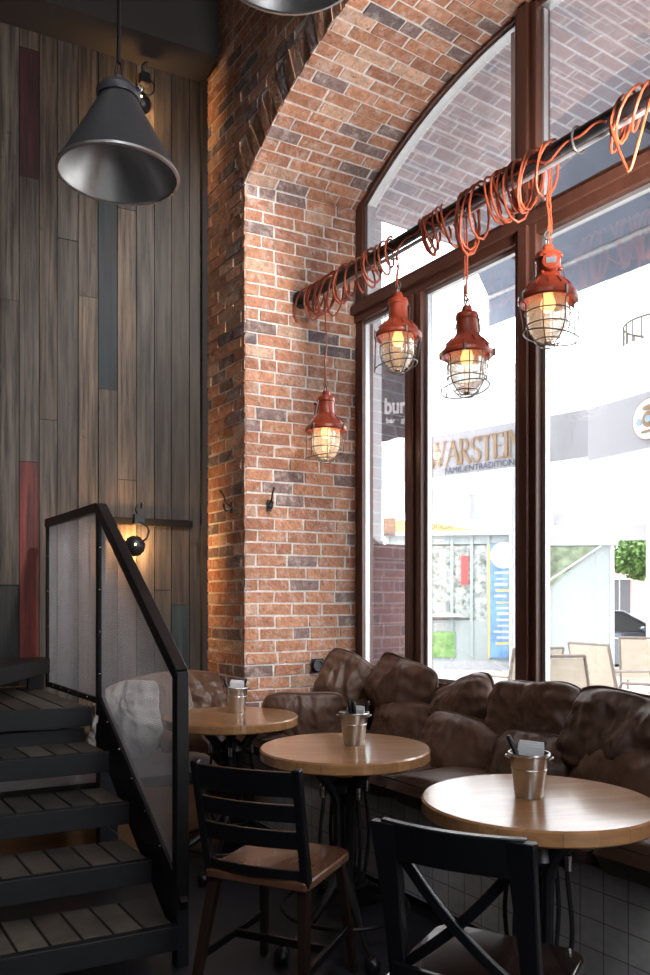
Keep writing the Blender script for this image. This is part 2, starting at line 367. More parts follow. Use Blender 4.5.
def inside_arch(s, z, pad):
    if abs(s-SC_) > HALF_F+(0 if z < ZS-.02 else pad) and z < ZS: return False
    if z < ZS: return abs(s-SC_) < HALF_F
    R = (HALF_F**2+RISE_F**2)/(2*RISE_F); zc = ZS+RISE_F-R
    return math.hypot(s-SC_, z-zc) < R+pad and abs(s-SC_) < HALF_F+pad
nrm = -UN
row = 0; z = 0
while z < ZC-.02:
    x = SL-(BL/2 if row % 2 else 0)
    while x < -.6:
        x0, x1 = max(x+MT/2, SL), min(x+BL-MT/2, -.6); z0, z1 = z+MT/2, z+COURSE-MT/2
        if z < ZS and x0 < SC_-HALF_F < x1: x1 = SC_-HALF_F+.002
        if z < ZS and x0 < SC_+HALF_F < x1: x0 = SC_+HALF_F
        Rr_ = (HALF_F**2+RISE_F**2)/(2*RISE_F); zcc = ZS+RISE_F-Rr_; zm = (z0+z1)/2; AA = math.asin(HALF_F/Rr_)
        def blocked(sx):
            if zm < ZS: return abs(sx-SC_) < HALF_F
            rad = math.hypot(sx-SC_, zm-zcc); return rad < Rr_ or (rad < Rr_+SO and abs(math.atan2(sx-SC_, zm-zcc)) < AA) or abs(sx-SC_) < HALF_F and rad < Rr_+SO
        if zm >= ZS:
            while x1 > x0 and blocked(x1): x1 -= .006
            while x1 > x0 and blocked(x0): x0 += .006
        if x1-x0 > .02 and not (zm < ZS and blocked((x0+x1)/2)):
            brick_box(mb, F1(x0,NF,z0), F1(x1,NF,z0), F1(x1,NF,z1), F1(x0,NF,z1), nrm, .005)
        x += BL
    z += COURSE; row += 1
R = (HALF_F**2+RISE_F**2)/(2*RISE_F); zc = ZS+RISE_F-R; A = math.asin(HALF_F/R); nb = int(2*A*R/COURSE)
for i in range(nb):
    a0 = -A+2*A*(i+.07)/nb; a1 = -A+2*A*(i+.93)/nb
    def Q(a, r): return F1(SC_+r*math.sin(a), NF, zc+r*math.cos(a))
    brick_box(mb, Q(a0,R+.002), Q(a1,R+.002), Q(a1,R+SO-.012), Q(a0,R+SO-.012), nrm, .006)
mb.build('brickwork', M['brick'], w1, smooth=False)

# -- outer half of the wall: reveal beyond the window, added vault imitating brick mirrored in the panes, facade
mb = MB()
fo = [arch(HALF_W+.03, RISE_W, -1+2*i/ARCN) for i in range(ARCN+1)]
zb = .0
ext = MB()
for s_, sg in ((SC_-HALF_W-.03, -1), (SC_+HALF_W+.03, 1)):
    e = MB(); e.box((s_ if sg > 0 else s_-.25, NW+.07, 0), (s_+.25 if sg > 0 else s_, NOUT, 1.72)); o = e.build('outer_pier', M['purple_brick'], w1, smooth=False); o.rotation_euler.z = RZW
    e = MB(); x0, x1 = (s_, s_+.25) if sg > 0 else (s_-.25, s_)
    xi = x0 if sg > 0 else x1; q = .12*(-sg)*-1
    e.box((x0, NW+.07, 1.72), (x1, 3.22, ZS)); o = e.build('outer_panel', M['pale_panel'], w1, smooth=False); o.rotation_euler.z = RZW
    # curved trim under the pale panel
    e = MB(); xx = xi+(-.012 if sg > 0 else .012)
    e.tube(bez([(xx, NW+.09, 3.7), (xx, NW+.09, 2.0), (xx, NW+.11, 1.80), (xx, NW+.17, 1.735), (xx, 3.22, 1.73)], 6), .012, 8); o = e.build('panel_trim', M['steel_paint'], w1); o.rotation_euler.z = RZW
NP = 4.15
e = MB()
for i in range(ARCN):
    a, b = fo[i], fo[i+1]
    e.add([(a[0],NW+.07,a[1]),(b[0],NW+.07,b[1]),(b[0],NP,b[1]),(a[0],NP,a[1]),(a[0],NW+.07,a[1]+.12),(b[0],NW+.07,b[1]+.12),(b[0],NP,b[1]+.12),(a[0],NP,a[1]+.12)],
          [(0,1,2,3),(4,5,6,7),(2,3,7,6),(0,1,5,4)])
o = e.build('mirrored_vault', M['mirror_brick'], w1); o.rotation_euler.z = RZW  # added shape standing in for the arch brick reflected by the glass
e = MB(); e.box((SL-1, 3.12, 0), (SC_-HALF_W-.28, 3.24, 7)); e.box((SC_+HALF_W+.28, 3.12, 0), (SR, 3.24, 7)); e.box((SC_-HALF_W-.28, 3.12, ZS+RISE_W+.12), (SC_+HALF_W+.28, 3.24, 7))
o = e.build('facade', M['white_wall'], w1, smooth=False); o.rotation_euler.z = RZW

# -- window sill wall behind the bench
e = MB(); e.box((SC_-HALF_W-.05, 2.82, 0), (SC_+HALF_W+.05, NOUT, .80)); o = e.build('sill_wall', M['dark_plaster'], w1, smooth=False); o.rotation_euler.z = RZW

# ---------------------------------------------------------------- window_1
win = empty_struct('window_1'); win.rotation_euler.z = RZW
ZW0 = .80; FD0, FD1 = NW-.01, NW+.075
def arch_strip(mb, hi, ho, ri, ro, n0, n1, z0):
    oi = [(SC_-hi, z0)]+[arch(hi, ri, -1+2*i/ARCN) for i in range(ARCN+1)]+[(SC_+hi, z0)]
    oo = [(SC_-ho, z0)]+[arch(ho, ro, -1+2*i/ARCN) for i in range(ARCN+1)]+[(SC_+ho, z0)]
    for i in range(len(oi)-1):
        a, b, c, d = oi[i], oi[i+1], oo[i+1], oo[i]
        mb.add([(p[0], n, p[1]) for n in (n0, n1) for p in (a, b, c, d)], [(0,1,2,3),(7,6,5,4),(0,1,5,4),(2,3,7,6)])
e = MB(); arch_strip(e, HALF_W-.07, HALF_W+.02, RISE_W-.02, RISE_W+.015, FD0, FD1, ZW0); e.build('window_frame', M['window_wood'], win, angle=30)
e = MB(); arch_strip(e, HALF_W-.10, HALF_W-.07, RISE_W-.03, RISE_W-.02, FD0+.02, FD1, 3.27); e.build('glazing_bead', M['gasket'], win, angle=30)
e = MB(); e.box((SC_-HALF_W, FD0-.01, ZW0), (SC_+HALF_W, FD1, ZW0+.09)); e.build('bottom_rail', M['window_wood'], win, smooth=False, bevel=.004)
e = MB(); e.box((SC_-.04, FD0-.02, ZW0), (SC_+.095, FD1, ZS+RISE_W-.02)); e.box((SC_-.00, FD0-.045, ZW0), (SC_+.06, FD0-.02, ZS+RISE_W-.02)); e.build('mullion', M['window_wood'], win, smooth=False, bevel=.006)
e = MB(); e.box((SC_-HALF_W, FD0-.015, 3.115), (SC_+HALF_W, FD1-.005, 3.25)); e.box((SC_-HALF_W, FD0-.045, 3.16), (SC_+HALF_W, FD0-.015, 3.215)); e.build('transom', M['window_wood'], win, smooth=False, bevel=.006)
for s_ in (-3.579, 2*SC_+3.579):
    e = MB(); e.box((s_-.072, FD0-.012, ZW0), (s_+.072, FD1-.002, 3.15)); e.box((s_-.018, FD0-.03, ZW0), (s_+.018, FD0-.012, 3.115)); e.build('mullion', M['window_wood'], win, smooth=False, bevel=.006)
edges = [SC_-HALF_W+.05, -3.579, SC_+.0275, 2*SC_+3.579, SC_+HALF_W-.05]; hw = [.0, .072, .0675, .072, .0]
for i in range(4):
    a = edges[i]+hw[i]; b = edges[i+1]-hw[i+1]
    e = MB(); w = .022
    for x0, x1, z0, z1 in ((a, a+w, ZW0+.09, 3.115), (b-w, b, ZW0+.09, 3.115), (a, b, ZW0+.09, ZW0+.11), (a, b, 3.095, 3.115)): e.box((x0, FD0+.025, z0), (x1, FD0+.055, z1))
    e.build('glazing_bead', M['gasket'], win, smooth=False)
    e = MB(); e.box((a, FD0+.038, ZW0+.09), (b, FD0+.042, 3.115)); e.build('window_pane', M['glass'], win, smooth=False)
for sg in (-1, 1):
    top = [arch(HALF_W-.06, RISE_W-.02, sg*(1-i/20*.955)) for i in range(21)]
    pts = [(SC_+sg*(HALF_W-.06), 3.25)]+top+[(top[-1][0], 3.25)]
    e = MB(); e.slab([(p[0], FD0+.038, p[1]) for p in pts], (0,.004,0)); e.build('window_pane', M['glass'], win, smooth=False)
    e = MB(); a, b = sorted((SC_+sg*(HALF_W-.07), SC_+sg*.085)); e.box((a, FD0+.025, 3.25), (b, FD0+.055, 3.275)); x = SC_+sg*.085; e.box((min(x,x+sg*.022), FD0+.025, 3.25), (max(x,x+sg*.022), FD0+.055, ZS+RISE_W-.05)); e.build('glazing_bead', M['gasket'], win, smooth=False)

# ---------------------------------------------------------------- rest of the room shell
B_ = F2(-3.4, 5.04); C_ = B_+UX*8.0; CORN = F1(SL, NF)
Rr = F1(SR, NF); Ll = B_-UX*0
Bk = C_+VX*1.0
poly = [F1(SL-.2,NF+.8), F1(SR,NF+.8), F1(SR,NF)-VX*6.2, F2(-3.6,5.3)]
floor = MB(); floor.prism([(p.x,p.y) for p in [F1(SL-1,NOUT), F1(SR,NOUT), F1(SR,-4.5), F1(SL-1,-4.5)]], -.06, 0); floor.build('floor', M['floor'], kind='structure', smooth=False)
ceil = MB(); ceil.prism([(p.x,p.y) for p in [F1(SL-1,NOUT), F1(SR,NOUT), F1(SR,-4.5), F1(SL-1,-4.5)]], ZC, ZC+.1); ceil.build('ceiling', M['ceiling'], kind='structure', smooth=False)
WN0, WN1, WZ0, WZ1 = .8, 2.0, .7, 4.5
e = MB(); e.fbox(F1, SR, SR+.1, -4.5, WN0, 0, ZC); e.fbox(F1, SR, SR+.1, WN1, NOUT, 0, ZC); e.fbox(F1, SR, SR+.1, WN0, WN1, 0, WZ0); e.fbox(F1, SR, SR+.1, WN0, WN1, WZ1, ZC)
w2 = empty_struct('fill_window')  # unseen side window, added to throw daylight onto the brick reveal
f = MB()
for nn in (WN0, WN0+.57, WN1-.06): f.fbox(F1, SR+.02, SR+.09, nn, nn+.06, WZ0, WZ1)
f.fbox(F1, SR+.02, SR+.09, WN0, WN1, WZ0, WZ0+.07); f.fbox(F1, SR+.02, SR+.09, WN0, WN1, WZ1-.07, WZ1); f.fbox(F1, SR+.02, SR+.09, WN0, WN1, 3.1, 3.18); f.build('window_frame', M['window_wood'], w2, smooth=False)
f = MB(); f.fbox(F1, SR+.05, SR+.054, WN0, WN1, WZ0, WZ1); f.build('window_pane', M['glass'], w2, smooth=False)
e.build('wall_right', M['dark_plaster'], kind='structure', smooth=False)
e = MB(); e.fbox(F1, -6.5, SR, -4.6, -4.5, 0, ZC); e.build('wall_back', M['dark_plaster'], kind='structure', smooth=False)

# plank wall
pl = MB(); MF = 5.025
A1 = 1.69
ed = [204,189,171,154,136,117,98,78,57,39,19,0]
aa = [on_m(p, MF)[0] for p in ed]
cols = [(.060,.022,.022),(.040,.030,.026),(.062,.045,.036),(.085,.062,.046),(.105,.078,.056),(.080,.064,.055),(.115,.100,.090),(.080,.066,.056),(.110,.085,.062),(.085,.074,.068),(.105,.092,.080)]
def zpx(i, py): a = (aa[i]+aa[i+1])/2; P = F2(a, MF); return zat(py, P.y)
special = {
 9: [(0, (.085,.074,.068)), (zpx(9,675), (.23,.04,.035)), (zpx(9,462), (.100,.088,.078)), (zpx(9,178), (.085,.022,.030)), (zpx(9,50), (.10,.08,.07))],
 5: [(0, (.080,.062,.055)), (zpx(5,390), (.014,.032,.048)), (zpx(5,150), (.05,.045,.04))],
 10: [(0, (.045,.050,.055)), (zpx(10,585), (.115,.098,.085)), (zpx(10,300), (.13,.12,.11))],
 1: [(0, (.04,.03,.026)), (zpx(1,690), (.035,.062,.072)), (zpx(1,605), (.045,.033,.028))],
 4: [(0, (.105,.078,.056)), (zpx(4,480), (.115,.084,.058)), (zpx(4,210), (.075,.055,.045))],
 6: [(0, (.11,.09,.08)), (zpx(6,297), (.075,.062,.055))],
 7: [(0, (.08,.066,.056)), (zpx(7,240), (.10,.085,.07))],
 2: [(0, (.062,.045,.036)), (zpx(2,590), (.07,.05,.04))],
 8: [(0, (.11,.085,.062)), (zpx(8,420), (.10,.078,.06))],
}
def plank(a0, a1, z0, z1, c):
    g = .0022; d = random.uniform(0,.008); lum = (c[0]+c[1]+c[2])/3; k_ = random.uniform(.9,1.1)
    c = tuple(x*.62 for x in c) if max(c)-min(c) > .045 and (c[0] > 2*c[1] or c[2] > c[0]) or c[2] > c[0]*1.1 else random.choice([(lum*1.6, lum*1.12, lum*.80), (lum*1.35, lum*1.0, lum*.78), (lum*1.2, lum*.98, lum*.84)])
    pl.cur = tuple(x*k_ for x in c)
    pl.fbox(F2, a0+g, a1-g, MF-.004-d, MF+.02, z0+.0015, z1-.0015)
for i in range(11):
    seg = special.get(i, [(0, cols[i])])
    for k, (z0, c) in enumerate(seg): plank(aa[i+1], aa[i], z0, seg[k+1][0] if k+1 < len(seg) else ZC, c)
plank(aa[0], A1, 0, ZC, (.02,.018,.017))
a = aa[-1]; base = [(.10,.085,.07),(.075,.06,.05),(.12,.10,.085),(.06,.05,.045)]
for i in range(14):
    z = 0
    while z < ZC:
        h = random.uniform(1.2,3); plank(a-.125, a, z, min(ZC, z+h), random.choice(base)); z += h
    a -= .125
wp = empty_struct('wall_left')
pl.build('plank_cladding', M['plank'], wp, smooth=False)
e = MB(); e.fbox(F2, -4.2, A1+.05, MF+.02, MF+.14, 0, ZC); e.build('backing', M['dark_plaster'], wp, smooth=False)
# bulkhead above the planks
e = MB(); e.fbox(F2, -4.2, 1.66, MF-.30, MF-.012, 4.72, ZC); e.build('trim_1', M['dark_plaster'], kind='structure', smooth=False)
e = MB(); e.fbox(F2, 1.64, 1.72, MF-.05, MF-.0095, 0, 4.72); e.build('trim_2', M['dark_plaster'], kind='structure', smooth=False)

# ---------------------------------------------------------------- stairs
U_ = -UX; SB = at(175, 922, 2.93); SB.z = 0
RUN = .2525
stair = thing('staircase', 'dark timber open staircase of slatted treads rising beside the plank wall', 'staircase', (SB.x, SB.y, 0), RZV)
Ml = Matrix.Rotation(-RZV, 3, 'Z')
ul = Ml @ U_                                     # run direction in the stair's own frame (x along treads)
treadc = [(.125,.108,.092),(.175,.152,.125),(.10,.087,.078),(.15,.122,.10),(.08,.07,.066)]
def tread(k, width, depth, name='tread'):
    z = .17*k; o0 = ul*RUN*(k-1); e = MB()
    x = -.012
    i = 0
    while x > -width:
        e.cur = random.choice(treadc)
        x0, x1 = x-.098, x; a = o0; b = o0+ul*depth
        e.hexa([(a.x+x0,a.y,z-.03),(a.x+x1,a.y,z-.03),(b.x+x1,b.y,z-.03),(b.x+x0,b.y,z-.03),(a.x+x0,a.y,z),(a.x+x1,a.y,z),(b.x+x1,b.y,z),(b.x+x0,b.y,z)])
        x -= .107
    t = e.build(name, M['tread'], stair, smooth=False, bevel=.003)
    f = MB(); a = o0; f.box((-width, a.y-.045, z-.088), (0, a.y-.003, z-.001)) if False else None
    f.hexa([(a.x-width,a.y-.04,z-.088),(a.x,a.y-.04,z-.088),(a.x,a.y-.002,z-.088),(a.x-width,a.y-.002,z-.088),(a.x-width,a.y-.04,z+.001),(a.x,a.y-.04,z+.001),(a.x,a.y-.002,z+.001),(a.x-width,a.y-.002,z+.001)])
    b = o0+ul*(depth-.05)
    f.hexa([(b.x-width,b.y,z-.1),(b.x-.01,b.y,z-.1),(b.x-.01,b.y+.04,z-.1),(b.x-width,b.y+.04,z-.1),(b.x-width,b.y,z-.031),(b.x-.01,b.y,z-.031),(b.x-.01,b.y+.04,z-.031),(b.x-width,b.y+.04,z-.031)])
    f.build('tread_beam', M['stair_frame'], stair, smooth=False, bevel=.003)
for k in range(1, 5): tread(k, 1.55, .29)
tread(5, 1.55, 1.10, 'landing')
f = MB()                                          # second beam under the landing edge and hangers
a = ul*RUN*4; f.box((a.x-1.5, a.y+.02, .85-.23), (a.x-.02, a.y+.06, .85-.105)); f.build('landing_beam', M['stair_frame'], stair, smooth=False, bevel=.003)
# winder step above the landing
f = MB(); Pw = [(-1.57,4.70),(-1.57,3.45),(-3.0,2.7),(-3.3,3.75)]
Pl = [Ml @ (Vector((x,y,0))-SB) for x, y in Pw]
f.prism([(p.x,p.y) for p in Pl], .935, 1.02); f.build('upper_step', M['stair_frame'], stair, smooth=False, bevel=.004)
f = MB()
for (x, y) in ((-1.63,4.5),(-1.66,3.6),(-2.6,3.3)):
    p = Ml @ (Vector((x,y,0))-SB); f = MB(); f.box((p.x-.04,p.y-.04,.85),(p.x+.04,p.y+.04,.935)); f.build('step_block', M['stair_frame'], stair, smooth=False)
# stringers
f = MB(); P0s = Vector(((180.5-325)/FPX*2.96, 2.96, 0)); P1s = Vector(((100.5-325)/FPX*3.81, 3.81, 0))
f.beam(Ml @ (P0s+Vector((0,0,.17))-SB), Ml @ (P1s+Vector((0,0,.765))-SB), .03, .18); f.build('stringer', M['stair_frame'], stair, smooth=False, bevel=.003)
for xo in (-1.5,):
    f = MB(); p = Vector((xo, 0, 0)); q = ul*RUN*4.15
    f.slab([(p.x-.02, p.y+.02, -.0), (p.x-.02+ul.x*.2, p.y+ul.y*.2, 0), (p.x-.02+q.x+ul.x*.1, q.y+ul.y*.1, .62), (p.x-.02+q.x, q.y, .80), (p.x-.02, p.y+.02, .10)], (.04,0,0))
    f.build('stringer', M['stair_frame'], stair, smooth=False, bevel=.003)
for px, Y, zt in ((107, 3.95, .74), (70, 4.35, .74)):   # support posts under the flight
    p = Ml @ (Vector(((px-325)/FPX*Y, Y, 0))-SB); f = MB(); f.box((p.x-.045,p.y-.045,0),(p.x+.045,p.y+.045,zt)); f.build('support_post', M['stair_frame'], stair, smooth=False, bevel=.004)

# railing (world coordinates, origin at the newel foot)
P0 = Vector(((180.5-325)/FPX*2.96, 2.96, 0)); P1 = Vector(((100.5-325)/FPX*3.81, 3.81, 0)); k = .9; P2 = P1+U_*.93
rail = thing('stair_railing', 'black square-tube stair railing with perforated metal mesh panels', 'railing', P0)
def R_(p): return Vector(p)-P0
Z = lambda p, z: Vector((p.x, p.y, z))
f = MB(); f.beam(R_(Z(P0,0)), R_(Z(P0,1.085)), .048, .048, U_); f.build('newel_post', M['black_metal'], rail, smooth=False, bevel=.004)
f = MB(); f.beam(R_(Z(P1,.80)), R_(Z(P1,1.77)), .036, .036, U_); f.build('post', M['black_metal'], rail, smooth=False, bevel=.003)
f = MB(); f.beam(R_(Z(P2,.85)), R_(Z(P2,1.78)), .03, .03, U_); f.build('post', M['black_metal'], rail, smooth=False, bevel=.003)
f = MB(); f.beam(R_(Z(P0,1.075)), R_(Z(P1,1.79)), .05, .05); f.build('handrail', M['black_metal'], rail, smooth=False, bevel=.004)
f = MB(); f.beam(R_(Z(P1,1.79)), R_(Z(P2,1.79)), .05, .045); f.build('top_rail', M['black_metal'], rail, smooth=False, bevel=.004)
f = MB(); f.beam(R_(Z(P0,.29)), R_(Z(P1,.885)), .03, .035); f.build('lower_rail', M['black_metal'], rail, smooth=False, bevel=.003)
f = MB(); f.beam(R_(Z(P1,.87)), R_(Z(P2,.87)), .03, .03); f.build('lower_rail', M['black_metal'], rail, smooth=False, bevel=.003)
def mesh_panel(a, b, zb0, zt0, zb1, zt1, pitch=.008, r=.00052):
    f = MB(); d = R_(b)-R_(a); L_ = d.length; d.normalize(); o = R_(a); n = int(L_/pitch); nn = Vector((-d.y, d.x, 0))
    def wire(p, q, w):
        t = (q-p).normalized(); x = t.cross(nn).normalized()*w; y = nn*w
        f.add([p-x-y,p+x-y,p+x+y,p-x+y,q-x-y,q+x-y,q+x+y,q-x+y], [(0,1,5,4),(1,2,6,5),(2,3,7,6),(3,0,4,7)])
    for i in range(1, n):
        t = i/n; p = o+d*L_*t; bow = nn*.0015*math.sin(t*PI*5)
        f_ = (p+Vector((0,0,zb0+(zb1-zb0)*t))+bow, p+Vector((0,0,zt0+(zt1-zt0)*t))+bow); wire(f_[0], f_[1], r)
    zmin, zmax = min(zb0,zb1), max(zt0,zt1); m = int((zmax-zmin)/pitch)
    for j in range(m):
        z = zmin+j*pitch; t0, t1 = 0, 1
        def cross(z0, z1, z): return (z-z0)/(z1-z0) if abs(z1-z0) > 1e-6 else None
        c = cross(zb0, zb1, z); 
        if c is not None and 0 < c < 1: t1 = min(t1, c) if zb1 > zb0 else t1; t0 = max(t0, c) if zb1 < zb0 else t0
        c = cross(zt0, zt1, z)
        if c is not None and 0 < c < 1: t0 = max(t0, c) if zt1 > zt0 else t0; t1 = min(t1, c) if zt1 < zt0 else t1
        if t1-t0 > .02: wire(o+d*L_*t0+Vector((0,0,z)), o+d*L_*t1+Vector((0,0,z)), r)
    f.build('mesh_panel', M['mesh'], rail, smooth=False)
mesh_panel(P0, P1, .30, 1.06, .90, 1.77)
mesh_panel(P1, P2, .885, 1.77, .885, 1.77)
for a, b, z0, z1 in ((P0,P1,.30,.89),(P1,P2,.875,.875)):
    for i in range(1,6):
        t = i/6; p = R_(a)*(1-t)+R_(b)*t+Vector((0,0,z0+(z1-z0)*t)); d = (R_(b)-R_(a)).normalized(); nn = Vector((d.y,-d.x,0)); nn = nn if nn.y < 0 else -nn
        f = MB(); f.ball(p+nn*.016, .006, 8); f.build('bolt', M['chrome'], rail)
for P, zs in ((P1,(1.0,1.2,1.4,1.6)),(P2,(1.0,1.2,1.4,1.6))):
    for z in zs:
        f = MB(); f.ball(R_(Z(P,z))+Vector((.0,-.019,0)), .006, 8); f.build('bolt', M['chrome'], rail)

# ---------------------------------------------------------------- benches
wb = thing('wood_banquette', 'built-in bench with orange-brown board front below the plank wall', 'bench', F2(0,4.2), RZV)
e = MB(); e.box((-1.9,0,.0),(1.50,.03,.35)); e.build('front_board', M['bench_wood'], wb, smooth=False, bevel=.003)
e = MB(); e.box((-1.9,.03,.0),(1.50,.80,.34)); e.build('carcass', M['bench_wood'], wb, smooth=False)
tb = thing('tiled_banquette', 'built-in bench with square grey tiles under the arched window', 'bench', F1(0,2.2), RZW)
e = MB(); e.box((-4.22,0,.085),(-1.26,.60,.47)); e.build('tiled_base', M['grey_tile'], tb, smooth=False)
e = MB(); e.box((-4.22,.03,0),(-1.26,.60,.085)); e.build('toe_kick', M['dark_plaster'], tb, smooth=False)

def rounded_pad(L_, D, H, seed, puff=.02):
    f = MB(); nx, ny = 30, 18; G = {}
    for side in (1,-1):
        for i in range(nx+1):
            for j in range(ny+1):
                u = -1+2*i/nx; v = -1+2*j/ny
                # superellipse mapping of thickness
                h = (max(0,1-abs(u)**14)**.28)*(max(0,1-abs(v)**10)**.28)
                p = Vector((u*L_/2, v*D/2, side*h*H/2))
                p.z += side*puff*(1-u*u)*(1-v*v)*.6
                nz_ = noise.noise(Vector((p.x*4+seed, p.y*4, side*2)))
                p.z += side*nz_*.012*h; 
                G[(side,i,j)] = len(f.v); f.v.append(p)
        for i in range(nx):
            for j in range(ny):
                q = [G[(side,i,j)],G[(side,i+1,j)],G[(side,i+1,j+1)],G[(side,i,j+1)]]; f.face(q if side > 0 else q[::-1])
    # stitch
    for i in range(nx):
        for j in (0, ny): f.face([G[(1,i,j)],G[(1,i+1,j)],G[(-1,i+1,j)],G[(-1,i,j)]])
    for j in range(ny):
        for i in (0, nx): f.face([G[(1,i,j)],G[(1,i,j+1)],G[(-1,i,j+1)],G[(-1,i,j)]])
    return f
def seam(L_, D, z, r=.004):
    f = MB(); a, b = L_/2-.004, D/2-.004; f.tube([(-a,-b,z),(a,-b,z),(a,b,z),(-a,b,z)], r, 6, closed=True); return f
labs = ['brown seat cushion on the tiled bench at its far end by the brick reveal', 'brown seat cushion on the tiled bench behind the middle round table', 'brown seat cushion on the tiled bench behind the nearest round table', None]
brk = [-4.20,-3.80+.0,-2.73,-1.66,-1.27]
for i, (a, b) in enumerate(((-4.19,-3.81),(-3.79,-2.74),(-2.72,-1.67),(-1.65,-1.28))):
    lab = ['short brown seat cushion at the far end of the tiled bench by the brick reveal', 'brown seat cushion on the tiled bench behind the middle table', 'brown seat cushion on the tiled bench behind the nearest table', 'brown seat cushion on the tiled bench at the right edge of the picture'][i]
    t = thing('seat_cushion', lab, 'cushion', F1((a+b)/2, 2.445, .545), RZW, 'brown seat cushions on the tiled bench')
    rounded_pad(b-a, .67, .135, i*7.7, .012).build('cover', M['leather'], t, angle=80); seam(b-a, .67, .045).build('piping', M['piping'], t)
for i, (a, b) in enumerate(((-1.9,-.02),(.0,1.50))):
    t = thing('bench_pad', ['grey fabric seat pad on the wooden bench behind the stair mesh', 'grey fabric seat pad on the wooden bench behind the farthest table'][i], 'cushion', F2((a+b)/2, 4.59, .415), RZV, 'grey pads on the wooden bench')
    rounded_pad(b-a, .80, .14, 30+i, .005).build('cover', M['seat_grey'], t, angle=80)

def pillow(name, label, group, pos, w, h, th, rz, lean=0, roll=0, seed=0, m='leather', crum=.03, piping=True, box=0, tagged=False):
    nx, ny = 60, 46; f = MB(); G = {}; edge = []
    def base(u, v, side):
        pin = .10+.03*math.sin(seed)
        x = u*w/2*(1-pin*(1-abs(u)**1.5)*abs(v)**3*0-.07*(1-v*v)*abs(u)**2*-0-.06*(1-(abs(v))**2)*0)
        x = u*w/2*(1-.09*(math.cos(v*PI/2))*0+.0)
        # sides drawn in between the corners
        x = u*w/2*(1-.13*abs(v)**4-.03*math.cos(v*PI/2)); z = v*h/2*(1-.15*abs(u)**4-.03*math.cos(u*PI/2))
        e_ = (max(0,1-abs(u)**(2.6+box)))**(.62 if not box else .42)*(max(0,1-abs(v)**(2.6+box)))**(.62 if not box else .42)
        y = side*e_*th/2
        # big creases: folds running from the seams inward plus crumple noise
        q = Vector((x*5+seed*3.1, z*5+seed, side*1.7+seed))
        fold = noise.ridged_multi_fractal(Vector((x*5.5+seed*2.3+z*2.2, z*3.0-x*1.4, seed+side)), .9, 2.1, 4, 1.0, 2.0)
        n1 = noise.noise(q); ne = (1-e_)
        edgef = math.sin((u*9+seed)*1.7)*.5+math.sin((v*8+seed*2)*1.9)*.5
        y += side*(min(1, e_*2.2))*crum*((fold-1.1)*.62+n1*.8)+side*e_*(1-e_)*crum*.9*edgef+side*min(1,e_*2)*crum*.20*(noise.ridged_multi_fractal(Vector((x*13+seed*5+z*6, z*7-x*4, seed)), 1.0, 2.0, 3, 1.0, 2.0)-1.0)
        x += crum*1.1*noise.noise(q+Vector((9,0,0)))*.9; z += crum*1.1*noise.noise(q*.8+Vector((0,7,0)))
        z -= .05*h*(1-v)*0
        # sag: lower part fatter
        y *= 1+.16*(-v)
        return Vector((x, y, z))
    for side in (1,-1):
        for i in range(nx+1):
            for j in range(ny+1):
                u = -1+2*i/nx; v = -1+2*j/ny; bd = i in (0,nx) or j in (0,ny)
                if bd and side == -1: G[(side,i,j)] = G[(1,i,j)]; continue
                p = base(u, v, side)
                if bd: p2 = base(u, v, -1); p = (p+p2)/2
                G[(side,i,j)] = len(f.v); f.v.append(p)
        for i in range(nx):
            for j in range(ny):
                q = [G[(side,i,j)],G[(side,i+1,j)],G[(side,i+1,j+1)],G[(side,i,j+1)]]; f.face(q if side > 0 else q[::-1])
    loop = [G[(1,i,0)] for i in range(nx)]+[G[(1,nx,j)] for j in range(ny)]+[G[(1,i,ny)] for i in range(nx,0,-1)]+[G[(1,0,j)] for j in range(ny,0,-1)]
    epts = [f.v[i].copy() for i in loop]
    t = thing(name, label, 'pillow', pos, 0, group); t.rotation_euler = (Matrix.Rotation(rz,3,'Z') @ Matrix.Rotation(lean,3,'X') @ Matrix.Rotation(roll,3,'Y')).to_euler()
    f.build('cover', M[m], t, angle=180)
    if piping:
        g = MB(); g.tube(epts, .0075, 6, closed=True); g.build('piping', M['piping'] if m.startswith('leather') else M[m], t, angle=180)
    if tagged:
        g = MB(); g.box((w/2-.01,-.012,-h/2-.01),(w/2+.055,-.008,-h/2+.075)); g.build('care_tag', M['napkin'], t, label='white care tag'); 
    return t
D = math.radians
def wpos(px, py, n): s_, Y = on_n(px, n); return F1(s_, n, zat(py, Y))
GB, GT = 'brown pillows leaning on the tiled bench', 'crumpled brown pillows propped along the window'
# lower row: leaning back on the bench
pillow('pillow', 'dark brown pillow lying at the brick corner, leftmost of the lower row', GB, wpos(303,722,2.40), .46,.36,.18, RZW+D(62), D(18), 0, 1.3, 'leather2', .03)
pillow('pillow', 'brown pillow in the lower row directly left of the middle bucket', GB, wpos(340,722,2.66), .48,.34,.20, RZW+D(5), D(-18), D(4), 2.1, 'leather', .03)
pillow('pillow', 'brown pillow in the lower row just right of the middle bucket', GB, wpos(402,731,2.64), .52,.32,.20, RZW+D(2), D(-16), D(-2), 3.4, 'leather', .025)
pillow('pillow', 'smooth brown pillow with sloping top in the lower row between middle and nearest table', GB, wpos(462,752,2.55), .50,.34,.20, RZW+D(12), D(-24), D(8), 4.6, 'leather', .022)
pillow('pillow', 'brown pillow in the lower row behind the nearest bucket', GB, wpos(528,770,2.55), .48,.32,.20, RZW+D(-5), D(-24), D(-6), 5.2, 'leather2', .03)
pillow('pillow', 'brown pillow in the lower row at the right edge of the picture', GB, wpos(640,800,2.52), .62,.42,.22, RZW, D(-22), D(5), 6.7, 'leather', .025)
